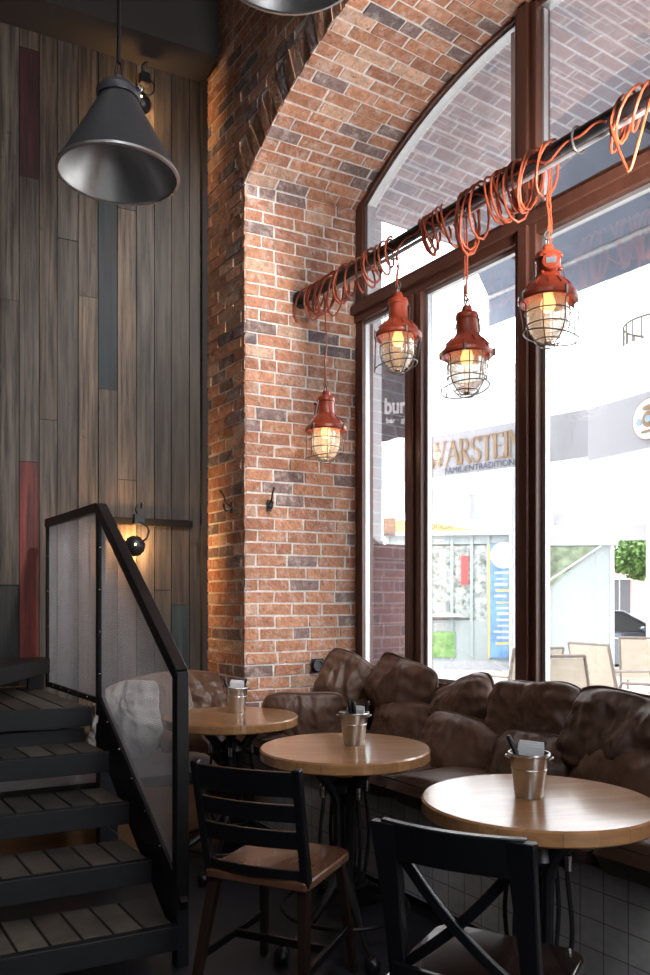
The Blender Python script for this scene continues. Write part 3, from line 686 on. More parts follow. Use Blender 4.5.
# upper row
pillow('pillow', 'tall brown pillow tilted against the brick reveal, first of the upper row', GT, wpos(344,683,2.68), .34,.36,.20, RZW+D(34), D(-14), D(24), 7.7, 'leather', .035)
pillow('pillow', 'narrow brown pillow squeezed behind the first upper pillow', GT, wpos(364,690,2.84), .30,.30,.16, RZW+D(6), D(-8), D(18), 8.2, 'leather2', .035)
pillow('pillow', 'brown pillow with a peaked corner in front of the first mullion', GT, wpos(402,690,2.76), .50,.34,.22, RZW+D(4), D(-12), D(11), 9.4, 'leather', .035)
pillow('pillow', 'low brown pillow with a raised right corner before the second pane', GT, wpos(462,708,2.74), .44,.30,.22, RZW-D(2), D(-12), D(-15), 10.3, 'leather', .038)
pillow('pillow', 'square brown pillow with bright piping before the central mullion', GT, wpos(537,718,2.73), .50,.34,.22, RZW+D(2), D(-10), D(1), 11.6, 'leather', .038, box=1.5, tagged=True)
pillow('pillow', 'large wrinkled brown pillow in the upper row at the right edge', GT, wpos(632,745,2.64), .60,.40,.26, RZW+D(3), D(-12), D(3), 12.9, 'leather2', .045)
# left corner
def vpos(px, py, m): a, Y = on_m(px, m); return F2(a, m, zat(py, Y))
GL = 'pillows on the wooden bench'
pillow('pillow', 'crumpled light grey linen pillow behind the stair mesh', GL, vpos(124,722,4.50), .46,.46,.24, RZV+D(-50), D(-22), D(-14), 13.3, 'grey_fabric', .05, False)
pillow('pillow', 'taupe pillow leaning behind the light grey linen pillow', GL, vpos(152,712,4.72), .50,.48,.20, RZV+D(-28), D(-22), D(-14), 14.9, 'taupe_fabric', .02, True)
pillow('pillow', 'brownish pillow at the plank wall right of the taupe pillow', GL, vpos(182,706,4.86), .46,.40,.16, RZV+D(-4), D(-14), D(0), 15.5, 'taupe_fabric', .02, True)
pillow('pillow', 'dark brown pillow standing in the corner of plank wall and brick', GL, vpos(212,703,4.80), .54,.42,.20, RZV+D(2), D(-16), D(2), 16.1, 'leather2', .03)
pillow('pillow', 'brown pillow lying on the wooden bench under the farthest table', GL, vpos(204,744,4.48), .52,.30,.20, RZV+D(4), D(-26), D(0), 17.1, 'leather', .03)
pillow('pillow', 'brown pillow lying behind the right side of the farthest table', GL, vpos(262,718,4.55), .46,.30,.20, RZW+D(30), D(-20), D(0), 18.4, 'leather2', .03)

# ---------------------------------------------------------------- tables
def make_table():
    t = thing('round_table', '', 'table')
    e = MB(); e.lathe([(0,.70),(.343,.70),(.35,.706),(.35,.741),(.344,.747),(0,.747)], 72); e.build('tabletop', M['oak'], t, angle=35)
    e = MB(); e.lathe([(.0,.555),(.05,.555),(.062,.57),(.05,.61),(.035,.625),(0,.625)], 20); e.tube([(-.13,0,.692),(.13,0,.692)], .012, 8); e.tube([(0,-.13,.692),(0,.13,.692)], .012, 8); e.build('collar', M['iron'], t)
    for i, w in enumerate((233,283,53,103)):
        w = D(w); c, s_ = math.cos(w), math.sin(w)
        w2 = D((210,300,30,120)[i]); c2, s2 = math.cos(w2), math.sin(w2)
        e = MB()
        e.tube(bez([(c2*.155,s2*.155,.698),(c2*.125,s2*.125,.66),(c2*.075,s2*.075,.60),(c2*.042,s2*.042,.54),(c2*.036,s2*.036,.42),(c2*.036,s2*.036,.30),(c*.055,s_*.055,.235),(c*.13,s_*.13,.16),(c*.24,s_*.24,.095),(c*.34,s_*.34,.06),(c*.40,s_*.40,.055)], 6),
               [.024]*20+[.018]*28+[.012]*13, 8)
        e.build('leg', M['iron'], t)
        e = MB(); e.ball((c*.405,s_*.405,.032), .03, 14, (1,1,1)); e.lathe([(0,0),(.026,0),(.03,.006),(0,.012)], 12, (c*.405,s_*.405,0)); e.build('foot', M['iron'], t)
        e = MB(); e.tube([(c2*.055,s2*.055,.575),(c2*.105,s2*.105,.565)], .009, 8); e.tube(bez([(c2*.105,s2*.105,.59),(c2*.103,s2*.103,.53),(c2*.118,s2*.118,.38),(c2*.100,s2*.100,.235),(c2*.085,s2*.085,.20)], 6), .0075, 8)
        e.build('rod', M['iron'], t)
        e = MB(); e.lathe([(0,.555),(.013,.555),(.014,.60),(0,.605)], 10, (c2*.105,s2*.105,0)); e.build('rod_nut', M['chrome'], t, label='bright steel nut')
        # cross brace from rod to leg
    e = MB(); e.tube([(.26*math.cos(2*PI*i/48), .26*math.sin(2*PI*i/48), .10) for i in range(48)], .009, 8, closed=True); e.build('foot_ring', M['iron'], t)
    e = MB(); e.lathe([(0,.185),(.09,.185),(.095,.195),(.09,.205),(0,.205)], 20); e.build('lower_plate', M['iron'], t)
    return t
T2 = Vector((.082,3.29,0)); T1 = Vector((-.49,4.18,0)); T3 = Vector((.645,2.43,0))
tab = make_table(); tab.location = T2; tab['group'] = 'round café tables on iron bases'; tab['label'] = 'middle round oak-topped table in front of the brick reveal'
dup(tab, T1, D(-25), 'farthest round oak-topped table, beside the stair railing')
dup(tab, T3, D(12), 'nearest round table with glare on its top, by the X-back chair')

# buckets and their contents
def make_bucket():
    t = thing('bucket', '', 'bucket', group='small metal buckets on the tables')
    e = MB(); e.lathe([(0,0),(.041,0),(.043,.003),(.0595,.132),(.0575,.132),(.041,.006),(0,.006)], 40); e.build('body', M['galv'], t, angle=35)
    e = MB(); e.lathe([(.0580,.128),(.0635,.128),(.0650,.132),(.0635,.136),(.0580,.136)], 40, close=True); e.build('rim', M['galv'], t)
    e = MB(); e.lathe([(.0528,.083),(.0548,.084),(.0556,.087),(.0540,.090)], 40, close=True); e.build('band', M['galv'], t)
    for sg in (-1,1): e = MB(); e.tube(bez([(sg*.060,-.012,.118),(sg*.070,-.008,.122),(sg*.070,.008,.122),(sg*.060,.012,.118)], 5), .003, 6); e.build('handle_loop', M['galv'], t)
    return t
B = [(Vector((-.474,4.30,.747)), 'farthest'), (Vector((.121,3.34,.747)), 'middle'), (Vector((.627,2.457,.747)), 'nearest')]
bk = make_bucket(); names = ['silver bucket of napkins on the farthest table', 'silver bucket with black-handled cutlery on the middle table', 'bucket reflecting the golden oak on the nearest table']
for i, (p, _) in enumerate(B):
    b = bk if i == 0 else dup(bk, p, 0, names[i])
    b.location = p; b['label'] = names[i]; b.rotation_euler.z = D([20,0,-20][i])
def napkin(p, w, h, rz, label, tilt=0):
    e = MB()
    for k in range(7):
        y = (k-3)*.006; hh = h-abs(k-3)*.004+.003*math.sin(k*2.2)
        e.hexa([(-w/2,y-.002,.012),(w/2,y-.002,.012),(w/2,y+.002,.012),(-w/2,y+.002,.012),(-w*.62+.002*k,y-.0025,hh),(w*.62,y-.0025,hh-.006),(w*.62,y+.0025,hh-.006),(-w*.62+.002*k,y+.0025,hh)])
    o = e.build('napkins', M['napkin'], smooth=False, bevel=.001); o.location = p; o.rotation_euler.z = rz; tag(o, label, 'napkins', 'folded napkins in the buckets')
napkin(B[0][0], .062, .175, D(10), 'folded white napkins standing in the farthest bucket')
napkin(B[1][0]+Vector((.008,0,0)), .058, .165, D(-10), 'folded napkins between the cutlery in the middle bucket')
napkin(B[2][0]+Vector((.005,0,0)), .064, .172, D(-12), 'folded white napkins filling the nearest bucket')
def cutlery(p, a, b, label):
    a = Vector(a); b = Vector(b); d = (b-a); t = thing('table_knife', label, 'cutlery', p, 0, 'black-handled knives in the buckets')
    e = MB(); e.tube([a+d*.5, a+d*.56, a+d*.9, a+d*.98, b], [.005,.0075,.0085,.0075,.004], 10); e.build('handle', M['black_plastic'], t)
    e = MB(); e.beam(a, a+d*.52, .002, .012, (1,0,0)); e.build('blade', M['chrome'], t, smooth=False)
cutlery(B[0][0], (-.01,.012,.01), (.05,.020,.180), 'black-handled knife leaning right in the farthest bucket')
cutlery(B[0][0], (-.02,-.026,.01), (-.062,-.03,.185), 'pale knife leaning left in the farthest bucket')
cutlery(B[1][0], (.005,-.03,.01), (-.022,-.036,.190), 'upright black knife at the left of the middle bucket')
cutlery(B[1][0], (.012,-.028,.01), (-.004,-.037,.186), 'second upright black knife at the left of the middle bucket')
cutlery(B[1][0], (-.01,.024,.01), (.062,.012,.178), 'black knife leaning right in the middle bucket')
cutlery(B[2][0], (.01,-.018,.01), (-.068,-.012,.190), 'black knife leaning left in the nearest bucket')
cutlery(B[2][0], (-.015,.024,.01), (.060,.034,.165), 'black knife leaning right in the nearest bucket')

# ---------------------------------------------------------------- chairs
def seat_mesh(w, d, z, th, r=.05):
    f = MB(); pts = []
    for cx, cy, a0 in ((w/2-r, d/2-r, 0), (-w/2+r, d/2-r, 90), (-w/2+.02, -d/2+.02, 180), (w/2-.02, -d/2+.02, 270)):
        rr = r if cy > 0 else .02
        for k in range(7): a = D(a0+k*15); pts.append((cx+rr*math.cos(a), cy+rr*math.sin(a)))
    f.prism(pts, z-th, z); return f
# ladder-back chair: local x = right, y = forward (towards the table)
fw = Vector((.405,.914,0)).normalized(); ca = Vector((-.150,2.78,0)); rza = math.atan2(-fw.x, fw.y)
t = thing('ladder_back_chair', 'black ladder-back chair with brown wooden seat at the middle table', 'chair', ca, rza)
seat_mesh(.385,.40,.455,.032,.07).build('seat', M['brown_wood'], t, smooth=True, bevel=.007)
for sx in (-1,1):
    e = MB(); e.taper((sx*.165,-.165,.425),(sx*.205,-.255,0),.038,.038,.028,.028); e.build('leg', M['leg_wood'], t, smooth=False, bevel=.005)
    e = MB(); e.taper((sx*.15,.155,.425),(sx*.185,.215,0),.034,.034,.026,.026); e.build('leg', M['leg_wood'], t, smooth=False, bevel=.005)
    e = MB(); e.taper((sx*.178,-.175,.44),(sx*.184,-.262,.828),.030,.036,.028,.030); e.build('back_post', M['black_wood'], t, smooth=False, bevel=.005)
def slat(z0, z1, t, m='black_wood', n=10, xw=.175, y0=-.178, k=-.222):
    e = MB(); vs = []; th = .016
    for i in range(n+1):
        u = -1+2*i/n; bow = -.022*(1-u*u)
        for z in (z0, z1):
            y = y0+k*(z-.44)+bow
            vs += [(u*xw, y-th/2, z), (u*xw, y+th/2, z)]
    fs = []
    for i in range(n):
        o = i*4; fs += [(o,o+4,o+6,o+2),(o+1,o+3,o+7,o+5),(o+2,o+6,o+7,o+3),(o,o+1,o+5,o+4)]
    fs += [(0,2,3,1),(n*4,n*4+1,n*4+3,n*4+2)]; e.add(vs, fs); e.build('slat', M[m], t, bevel=.003)
slat(.735,.818,t); slat(.652,.710,t); slat(.562,.622,t); slat(.458,.492,t)
for p, q in (((-.19,-.225,.17),(-.172,.19,.17)),((.19,-.225,.17),(.172,.19,.17)),((-.18,-.01,.17),(.18,-.01,.17))):
    e = MB(); e.beam(p, q, .018, .028); e.build('stretcher', M['black_wood'], t, smooth=False, bevel=.003)
# X-back chair
fw = Vector((.49,.87,0)).normalized(); rzb = math.atan2(-fw.x, fw.y); cb_ = Vector((.400,1.965,0))
t = thing('cross_back_chair', 'black X-back chair with glossy dark seat in front of the nearest table', 'chair', cb_, rzb)
seat_mesh(.40,.40,.455,.03,.06).build('seat', M['dark_seat'], t, smooth=True, bevel=.007)
for sx in (-1,1):
    e = MB(); e.taper((sx*.16,.155,.43),(sx*.185,.20,0),.036,.036,.026,.026); e.build('leg', M['black_wood'], t, smooth=False, bevel=.005)
    pts = [(sx*.156,-.265,.850),(sx*.156,-.225,.70),(sx*.158,-.19,.55),(sx*.158,-.175,.43),(sx*.172,-.20,.2),(sx*.185,-.245,0)]
    b = bez(pts, 4); e = MB()
    for i in range(len(b)-1):
        w0 = .05 if b[i].z > .62 else .038
        e.beam(b[i], b[i+1], .034, .036, (0,1,0))
    e = MB(); vs = []
    for p in b:
        w_ = .022+.010*max(0, (p.z-.6)/.26); vs += [(p.x-w_,p.y-.016,p.z),(p.x+w_,p.y-.016,p.z),(p.x+w_,p.y+.016,p.z),(p.x-w_,p.y+.016,p.z)]
    fs = []
    for i in range(len(b)-1):
        o = i*4; fs += [(o+j,o+(j+1)%4,o+4+(j+1)%4,o+4+j) for j in range(4)]
    fs += [(0,1,2,3),(len(vs)-1,len(vs)-2,len(vs)-3,len(vs)-4)]; e.add(vs, fs); e.build('back_leg', M['black_wood'], t, bevel=.004)
e = MB(); n = 12; vs = []
for i in range(n+1):
    u = -1+2*i/n; bow = -.03*(1-u*u)
    zt = .855; zb_ = .765-.018*(abs(u)**6)
    for z in (zb_, zt):
        y = -.258+bow+(.862-z)*.25; vs += [(u*.165,y-.013,z),(u*.165,y+.013,z)]
fs = []
for i in range(n):
    o = i*4; fs += [(o,o+4,o+6,o+2),(o+1,o+3,o+7,o+5),(o+2,o+6,o+7,o+3),(o,o+1,o+5,o+4)]
fs += [(0,2,3,1),(n*4,n*4+1,n*4+3,n*4+2)]; e.add(vs, fs); e.build('top_rail', M['black_wood'], t, bevel=.004)
for sg in (-1,1):
    pts = bez([(sg*.145,-.232,.795),(sg*.07,-.228,.70),(0,-.222,.625),(-sg*.07,-.21,.56),(-sg*.145,-.188,.495)], 4)
    vs = []; e = MB(); off = .006*sg
    for i, p in enumerate(pts):
        d = (pts[min(i+1,len(pts)-1)]-pts[max(i-1,0)]).normalized(); nn = Vector((-d.z,0,d.x))*.0125
        vs += [p+nn+Vector((0,off-.007,0)), p+nn+Vector((0,off+.007,0)), p-nn+Vector((0,off+.007,0)), p-nn+Vector((0,off-.007,0))]
    fs = []
    for i in range(len(pts)-1):
        o = i*4; fs += [(o+j,o+(j+1)%4,o+4+(j+1)%4,o+4+j) for j in range(4)]
    fs += [(0,1,2,3),(len(vs)-1,len(vs)-2,len(vs)-3,len(vs)-4)]; e.add(vs, fs); e.build('cross_bar', M['black_wood'], t, bevel=.003)
slat(.470,.508,t,xw=.165,y0=-.182)
for p, q in (((-.175,-.2,.18),(-.172,.185,.18)),((.175,-.2,.18),(.172,.185,.18)),((-.17,0,.18),(.17,0,.18))):
    e = MB(); e.beam(p, q, .018, .026); e.build('stretcher', M['black_wood'], t, smooth=False, bevel=.003)

# ---------------------------------------------------------------- bar across the arch, cables and red lamps
NB, ZB = 2.606, 3.2
sL = -4.205; sR = -1.30
bar = thing('steel_bar', 'long black steel bar spanning the brick arch with cables wound on it', 'bar', F1(0, NB, ZB), RZW)
e = MB(); e.tube([(sL,0,0),(sR,0,0)], .030, 20); e.build('pipe', M['black_metal'], bar)
e = MB(); e.tube([(sL+.3,-.005,-.055),(sR,-.005,-.055)], .010, 10); e.build('conduit', M['gasket'], bar, label='thin pale conduit clipped under the bar')
for s_ in (-3.3,-2.75,-2.1,-1.62):
    e = MB(); e.tube([(s_+.0, .042*math.cos(a), -.015+.052*math.sin(a)) for a in [2*PI*i/16 for i in range(16)]], .005, 6, closed=True); e.build('clip', M['wire'], bar)
for s_ in (sL+.006, sR-.006):
    e = MB(); e.lathe([(0,-.006),(.055,-.006),(.055,.006),(0,.006)], 20, (s_,0,0), M=Matrix.Rotation(PI/2,3,'Y')); e.build('wall_flange', M['black_metal'], bar)
def coil(s0, s1, turns, rmax, sag, seed, label, tail=None):
    rnd = random.Random(seed); pts = []
    n = turns*14; drift = [rnd.uniform(.45,1.35)*rmax for _ in range(turns+1)]; sg = [rnd.uniform(.25,1.25)*sag for _ in range(turns+1)]; sh = [rnd.uniform(-.11,.11) for _ in range(turns+1)]
    for i in range(n+1):
        t = i/14; k = int(t); fr = t-k; k2 = min(k+1, turns); lerp = lambda L_: L_[min(k,turns)]*(1-fr)+L_[k2]*fr
        a = 2*PI*t; r = .036+.012*lerp(drift)/rmax; c = math.cos(a); low = (1-c)/2
        s_ = s0+(s1-s0)*(i/n)+lerp(sh)*low+.02*math.sin(a*1.0+seed)
        y = math.sin(a)*(r+lerp(drift)*.35*low); z = c*r-(low**1.5)*lerp(sg)
        pts.append((s_, y, z))
    pts = [Vector(p) for p in pts]; e = MB(); e.tube(pts, .0058, 7)
    if tail: e.tube(bez([Vector(p) for p in tail], 8), .0058, 7)
    o = e.build('cable_coil', M['cable'], angle=180); o.location = F1(0, NB, ZB); o.rotation_euler.z = RZW
    return tag(o, label, 'cable', 'orange cables wound round the black bar')
def sb(px): return on_n(px, NB)[0]
coil(sb(303), sb(345), 9, .06, .13, 1, 'orange cable wound round the bar end at the brick')
coil(sb(340), sb(372), 5, .07, .13, 2, 'orange cable loops on the bar above the first two lamps')
coil(sb(366), sb(392), 4, .05, .10, 3, 'dark backlit cable loops on the bar left of the pale gap')
coil(sb(420), sb(446), 7, .05, .16, 4, 'dense orange cable bundle on the bar left of the third lamp cord')
coil(sb(462), sb(500), 6, .07, .19, 5, 'large orange cable loops on the bar at the third lamp cord')
coil(sb(498), sb(522), 6, .05, .17, 6, 'orange cable loops on the bar just left of the central mullion')
coil(sb(524), sb(552), 4, .05, .15, 8, 'orange cable loops on the bar before the central mullion, above the fourth lamp')
s6 = sb(618); coil(sb(617), sb(665), 6, .06, .11, 9, 'orange cable bundle on the bar at the right edge with one long hanging loop',
     tail=[(s6,.03,.03),(s6+.0,-.045,-.04),(s6+.035,-.05,-.16),(s6+.075,-.05,-.26),(s6+.085,-.05,-.27),(s6+.10,-.05,-.25),(s6+.15,-.045,-.10),(s6+.16,.0,.035)])
# loose cable running along the bar
e = MB(); pts = []
for i in range(60):
    t = i/59; s_ = sb(385)+(sb(612)-sb(385))*t; pts.append((s_, -.036, -.015+.012*math.sin(i*.9)-.03*math.sin(i*.23)**2))
e.tube(pts, .005, 6); o = e.build('loose_cable', M['cable']); o.location = F1(0,NB,ZB); o.rotation_euler.z = RZW; tag(o, 'single orange cable running loosely along the bar between the coils', 'cable')

def make_lamp():
    t = thing('pendant_lamp', '', 'lamp', group='orange-red caged lamps hanging from the bar')     # origin: shade rim centre
    e = MB(); e.lathe([(0,.225),(.020,.225),(.024,.215),(.024,.200),(.048,.192),(.053,.180),(.053,.165),(.048,.16),(.050,.10),(.055,.085),(.075,.068),(.100,.040),(.108,.020),(.122,.012),(.124,-.004),(.118,-.012),(.100,-.006),(.09,.01),(.04,.06),(.0,.07)], 40)
    e.build('housing', M['red_paint'], t, angle=32)
    for k in range(10):
        a = 2*PI*k/10; c, s_ = math.cos(a), math.sin(a); pass
    e = MB()
    for k in range(12):
        a = 2*PI*k/12; c, s_ = math.cos(a), math.sin(a); e.beam((c*.070,s_*.070,.074),(c*.102,s_*.102,.040), .004, .008)
    e.build('cooling_rib', M['red_paint'], t, smooth=False)
    e = MB(); Mx = Matrix.Rotation(PI/2,3,'X'); e.lathe([(0,-.03),(.036,-.03),(.038,-.024),(.038,.012),(.034,.02),(.026,.022),(0,.022)], 24, (.012,-.055,.135), M=Mx); 
    jb = e.build('junction_box', M['red_paint'], t, angle=35)
    e = MB(); e.box((-.008,-.0795,.122),(.032,-.0775,.146)); e.build('data_plate', M['galv'], jb, smooth=False)
    for c in ((-.026,-.05,.165),(.05,-.05,.16),(-.022,-.05,.10),(.048,-.05,.105)):
        e = MB(); e.ball(c, .009, 10); e.build('lug', M['red_paint'], t)
    e = MB(); e.lathe([(.083,.0),(.084,-.05),(.083,-.085),(.074,-.125),(.052,-.158),(.028,-.174),(.006,-.180),(.004,-.178),(.026,-.171),(.050,-.155),(.071,-.123),(.080,-.085),(.081,-.05),(.080,0)], 40, close=True)
    e.build('glass_jar', M['lamp_glass'], t, angle=60)
    e = MB(); e.lathe([(0,-.186),(.012,-.186),(.018,-.176),(.012,-.170),(0,-.170)], 16); e.build('glass_tip', M['galv'], t)
    e = MB(); e.lathe([(0,.06),(.018,.06),(.018,.03),(.022,.015),(.030,-.01),(.030,-.03),(.018,-.048),(0,-.052)], 20); e.build('light_bulb', M['bulb'], t)
    e = MB()
    for k in range(6):
        a = 2*PI*k/6+.3; c, s_ = math.cos(a), math.sin(a)
        e.tube(bez([(c*.112,s_*.112,-.008),(c*.093,s_*.093,-.02),(c*.092,s_*.092,-.09),(c*.080,s_*.080,-.135),(c*.055,s_*.055,-.170),(c*.03,s_*.03,-.192)], 5), .0026, 6)
    for r, z in ((.0935,-.055),(.089,-.108),(.056,-.170),(.030,-.192)):
        e.tube([(r*math.cos(2*PI*i/32), r*math.sin(2*PI*i/32), z) for i in range(32)], .0026, 6, closed=True)
    # outer guard hinged at one side
    e.tube([(.112*math.cos(a)+.012, .112*math.sin(a), -.155-.02*math.cos(a)) for a in [2*PI*i/36 for i in range(36)]], .003, 6, closed=True)
    for a in (2.9,3.3,0,.5): e.tube([(.112*math.cos(a)+.012,.112*math.sin(a),-.155-.02*math.cos(a)),(.118*math.cos(a),.118*math.sin(a),-.005)], .0026, 6)
    e.build('wire_cage', M['wire'], t, angle=180)
    e = MB(); e.tube(bez([(-.045,-.01,.185),(-.06,-.012,.15),(-.058,-.012,.09),(-.085,-.012,.055),(-.112,-.012,.02),(-.118,-.01,-.005)], 6), .003, 6); e.tube(bez([(.045,.01,.185),(.06,.012,.13),(.07,.012,.08),(.105,.012,.03),(.118,.01,-.005)], 6), .003, 6); e.build('guard_wire', M['wire'], t)
    for k in range(4):
        a = 2*PI*k/4+.6; e = MB(); e.lathe([(0,-.014),(.006,-.014),(.006,.02),(0,.022)], 8, (.124*math.cos(a),.124*math.sin(a),0)); e.build('wing_screw', M['wire'], t)
    e = MB(); e.tube([(0,.018*math.cos(a),.238+.018*math.sin(a)) for a in [2*PI*i/18 for i in range(18)]], .0035, 6, closed=True); e.tube([(.014*math.cos(a),0,.268+.018*math.sin(a)) for a in [2*PI*i/18 for i in range(18)]], .003, 6, closed=True); e.build('hanging_loop', M['wire'], t)
    return t
LZ = [(326,2.352,'orange-red caged lamp hanging lowest against the brick reveal'), (398,2.715,'orange-red caged lamp hanging highest, before the first mullion'), (467,2.49,'orange-red caged lamp silhouetted in the second pane'), (548,2.595,'largest orange-red caged lamp with round junction box, by the central mullion')]
lamp0 = make_lamp(); lamps = []
for i, (px, z, lab) in enumerate(LZ):
    s_ = sb(px); loc = F1(s_, NB, z); rz = D([200,160,130,-15][i])
    if i == 0: l = lamp0; l.location = loc; l.rotation_euler.z = rz
    else: l = dup(lamp0, loc, rz)
    l['label'] = lab
    lamps.append(l)
for i, (px, z, lab) in enumerate(LZ):
    l = lamps[i]; rz = l.rotation_euler.z; loc = Vector(l.location)
    e = MB(); top = ZB-z-.03; c, s2 = math.cos(-rz), math.sin(-rz)
    pts = [Vector((.004*math.sin(k*1.3),.004*math.cos(k*1.7),.285+(top-.285)*k/8)) for k in range(9)]
    e.tube(pts, .0042, 6)
    e.tube([(.005*math.sin(k*2.3)+.006, .005*math.cos(k*1.9), .20+(min(.45,top)-.20)*k/8) for k in range(9)], .004, 6)
    if i in (2,3): e.tube([(.012+.003*math.sin(k*1.1),.004,.24+(top-.24)*k/8) for k in range(9)], .003, 6)
    e.build('cord', M['cable'] if i != 0 else M['cable'], l)
    ld = bpy.data.lights.new('lamp_light', 'POINT'); ld.energy = [1.5,.5,.4,.6][i]; ld.color = (1,.6,.3); ld.shadow_soft_size = .03
    lo = bpy.data.objects.new('lamp_light', ld); COL.objects.link(lo); lo.location = loc+Vector((0,0,-.065))

# ---------------------------------------------------------------- big cone pendants
def cone_lamp(loc, label, R0=.215, H0=.30, cz=ZC):
    t = thing('cone_pendant', label, 'lamp', loc, 0, 'large grey cone pendants')
    e = MB(); e.lathe([(R0,0),(R0+.003,.004),(R0,.012),(.062,H0),(.058,H0+.004),(.055,H0),(R0-.006,.010)], 64, close=True)
    e = MB(); e.lathe([(R0,0),(R0+.004,.006),(R0-.001,.014),(.060,H0),(.060,H0+.012)], 64); e.f = [f for f in e.f if len(f) == 4]; e.c = e.c[:len(e.f)]; e.m = e.m[:len(e.f)]; e.build('shade', M['shade_out'], t, angle=50)
    e = MB(); e.lathe([(.052,H0-.004),(R0-.009,.012),(R0-.002,.001)], 64); e.f = [f for f in e.f if len(f) == 4]; e.c = e.c[:len(e.f)]; e.m = e.m[:len(e.f)]; e.build('reflector', M['shade_in'], t, angle=50)
    e = MB(); e.lathe([(R0-.004,-.003),(R0+.006,-.001),(R0+.006,.007),(R0-.004,.006)], 64, close=True); e.build('rim', M['shade_in'], t)
    e = MB(); e.lathe([(0,H0-.006),(.072,H0-.006),(.076,H0+.006),(.076,H0+.016),(.066,H0+.022),(.062,H0+.034),(.040,H0+.046),(.014,H0+.050),(.012,H0+.075),(0,H0+.076)], 32); e.build('cap', M['shade_out'], t, angle=35)
    for a in (2.7, -.3):
        e = MB(); e.ball((.082*math.cos(a),.082*math.sin(a),H0+.016), .012, 10); e.build('knob', M['chrome'], t)
    e = MB(); e.tube(bez([(-.012,0,H0+.06),(-.010,0,H0+.10),(.0,0,H0+.13),(.010,0,H0+.10),(.012,0,H0+.06)], 5), .004, 6); e.build('hook', M['black_metal'], t)
    e = MB(); e.tube([(0,0,H0+.12),(0.002,0,H0+.22),(0,0,cz-loc[2])], .0075, 8); e.build('cord', M['black_plastic'], t)
    e = MB(); e.lathe([(0,H0-.01),(.03,H0-.01),(.03,H0-.06),(0,H0-.065)], 16); e.build('socket', M['black_plastic'], t)
    return t
cone_lamp(at(118.5,176,2.80), 'grey metal cone pendant hanging before the plank wall', R0=.205, H0=.275)
cone_lamp(Vector(((289-325)/FPX*2.25, 2.25, 3.155)), 'grey cone pendant cut off by the top edge of the picture', R0=.215)

# ---------------------------------------------------------------- wall bar and spotlights
a0, _ = on_m(95, MF); a1_, _ = on_m(191, MF); zb_ = 1.84
wbz = thing('wall_bar', 'flat black bar fixed on the plank wall above the bench', 'bar', F2(0,MF-.03,zb_), RZV)
e = MB(); e.box((a0,-.012,-.022),(a1_,.010,.022)); e.build('bar', M['matte_black'], wbz, smooth=False, bevel=.003)
for a in (a0+.03, a1_-.03): e = MB(); e.box((a-.02,.010,-.03),(a+.02,.024,.03)); e.build('bracket', M['black_metal'], wbz, smooth=False)
def spot(loc, label, up, power, tw=0):
    t = thing('wall_spotlight', label, 'lamp', loc, RZV, 'small black spotlights on the plank wall')   # faces the wall (+y)
    Mx = Matrix.Rotation(-PI/2,3,'X')
    e = MB(); e.lathe([(0,-.055),(.02,-.053),(.045,-.04),(.060,-.015),(.064,.01),(.061,.012),(.056,-.012),(.04,-.034),(.0,-.047)], 32, M=Mx); e.build('shade', M['black_metal'], t, angle=50)
    e = MB(); e.ball((0,-.008,0), .014, 12); e.build('light_bulb', M['spot_bulb'], t)
    e = MB(); e.ball((-.012,-.058,.006), .005, 8); e.build('glow_hole', M['spot_bulb'], t, label='tiny lit hole in the back of the shade')
    e = MB(); e.tube(bez([(.02,-.05,.02),(.06,-.055,.05),(.07,-.045,.11),(.03,-.03,.14),(.02,-.0,up)], 6), .006, 8); e.build('arm', M['black_metal'], t)
    e = MB(); e.box((-.008,-.03,up-.03),(.05,.03,up+.03)); e.tube(bez([(.02,0,up+.02),(.0,-.02,up+.06),(.03,-.02,up+.10),(.04,0,up+.07)], 5), .006, 8); e.build('clamp', M['black_metal'], t, smooth=False)
    ld = bpy.data.lights.new('spot_light', 'POINT'); ld.energy = power; ld.color = (1,.55,.22); ld.shadow_soft_size = .02
    lo = bpy.data.objects.new('spot_light', ld); COL.objects.link(lo); lo.location = Vector(loc)+VM*.028
    return t
a, Y = on_m(135, MF-.13); spot(F2(a, MF-.13, zat(546,Y)), 'lit black spotlight clamped to the wall bar behind the stair railing', .165, 13)
a, Y = on_m(141, MF-.13); t = spot(F2(a, MF-.13, zat(103,Y)), 'black spotlight high on the plank wall behind the cone pendant', .15, 5)
# coat hooks
def hook(loc, rz, label):
    t = thing('coat_hook', label, 'hook', loc, rz, 'dark iron coat hooks')    # local -y points into the room
    e = MB(); e.box((-.014,-.008,-.035),(.014,0,.035)); e.build('plate', M['iron'], t, smooth=False, bevel=.002)
    e = MB(); e.tube(bez([(0,-.008,.0),(0,-.03,-.02),(0,-.05,-.012),(0,-.055,.012)], 5), .006, 8); e.tube(bez([(0,-.008,.01),(0,-.04,.03),(0,-.055,.07),(0,-.075,.095)], 5), .006, 8); e.ball((0,-.055,.014), .009, 8); e.ball((0,-.076,.097), .009, 8); e.build('prongs', M['iron'], t)
s_, Y = on_n(234, NF); hook(F1(s_, NF-.014, zat(508,Y)), RZW, 'iron coat hook on the shaded brick face')
JN = (F1(SC_-HALF_W,NW)-F1(SC_-HALF_F,NF)).normalized()
def on_jamb(px):
    k = (px-325)/FPX; P = F1(SC_-HALF_F, NF); t = (k*P.y-P.x)/(JN.x-k*JN.y); return P+JN*t
rj = math.atan2(JN.y, JN.x)
p = on_jamb(268); hook(Vector((p.x,p.y,zat(506,p.y)))+Vector((JN.y,-JN.x,0))*.016, rj, 'iron coat hook on the lit brick reveal')
p = on_jamb(316); soc = thing('wall_socket', 'round black wall socket on the brick reveal above the pillows', 'socket', Vector((p.x,p.y,zat(665,p.y)))+Vector((JN.y,-JN.x,0))*.016, rj)
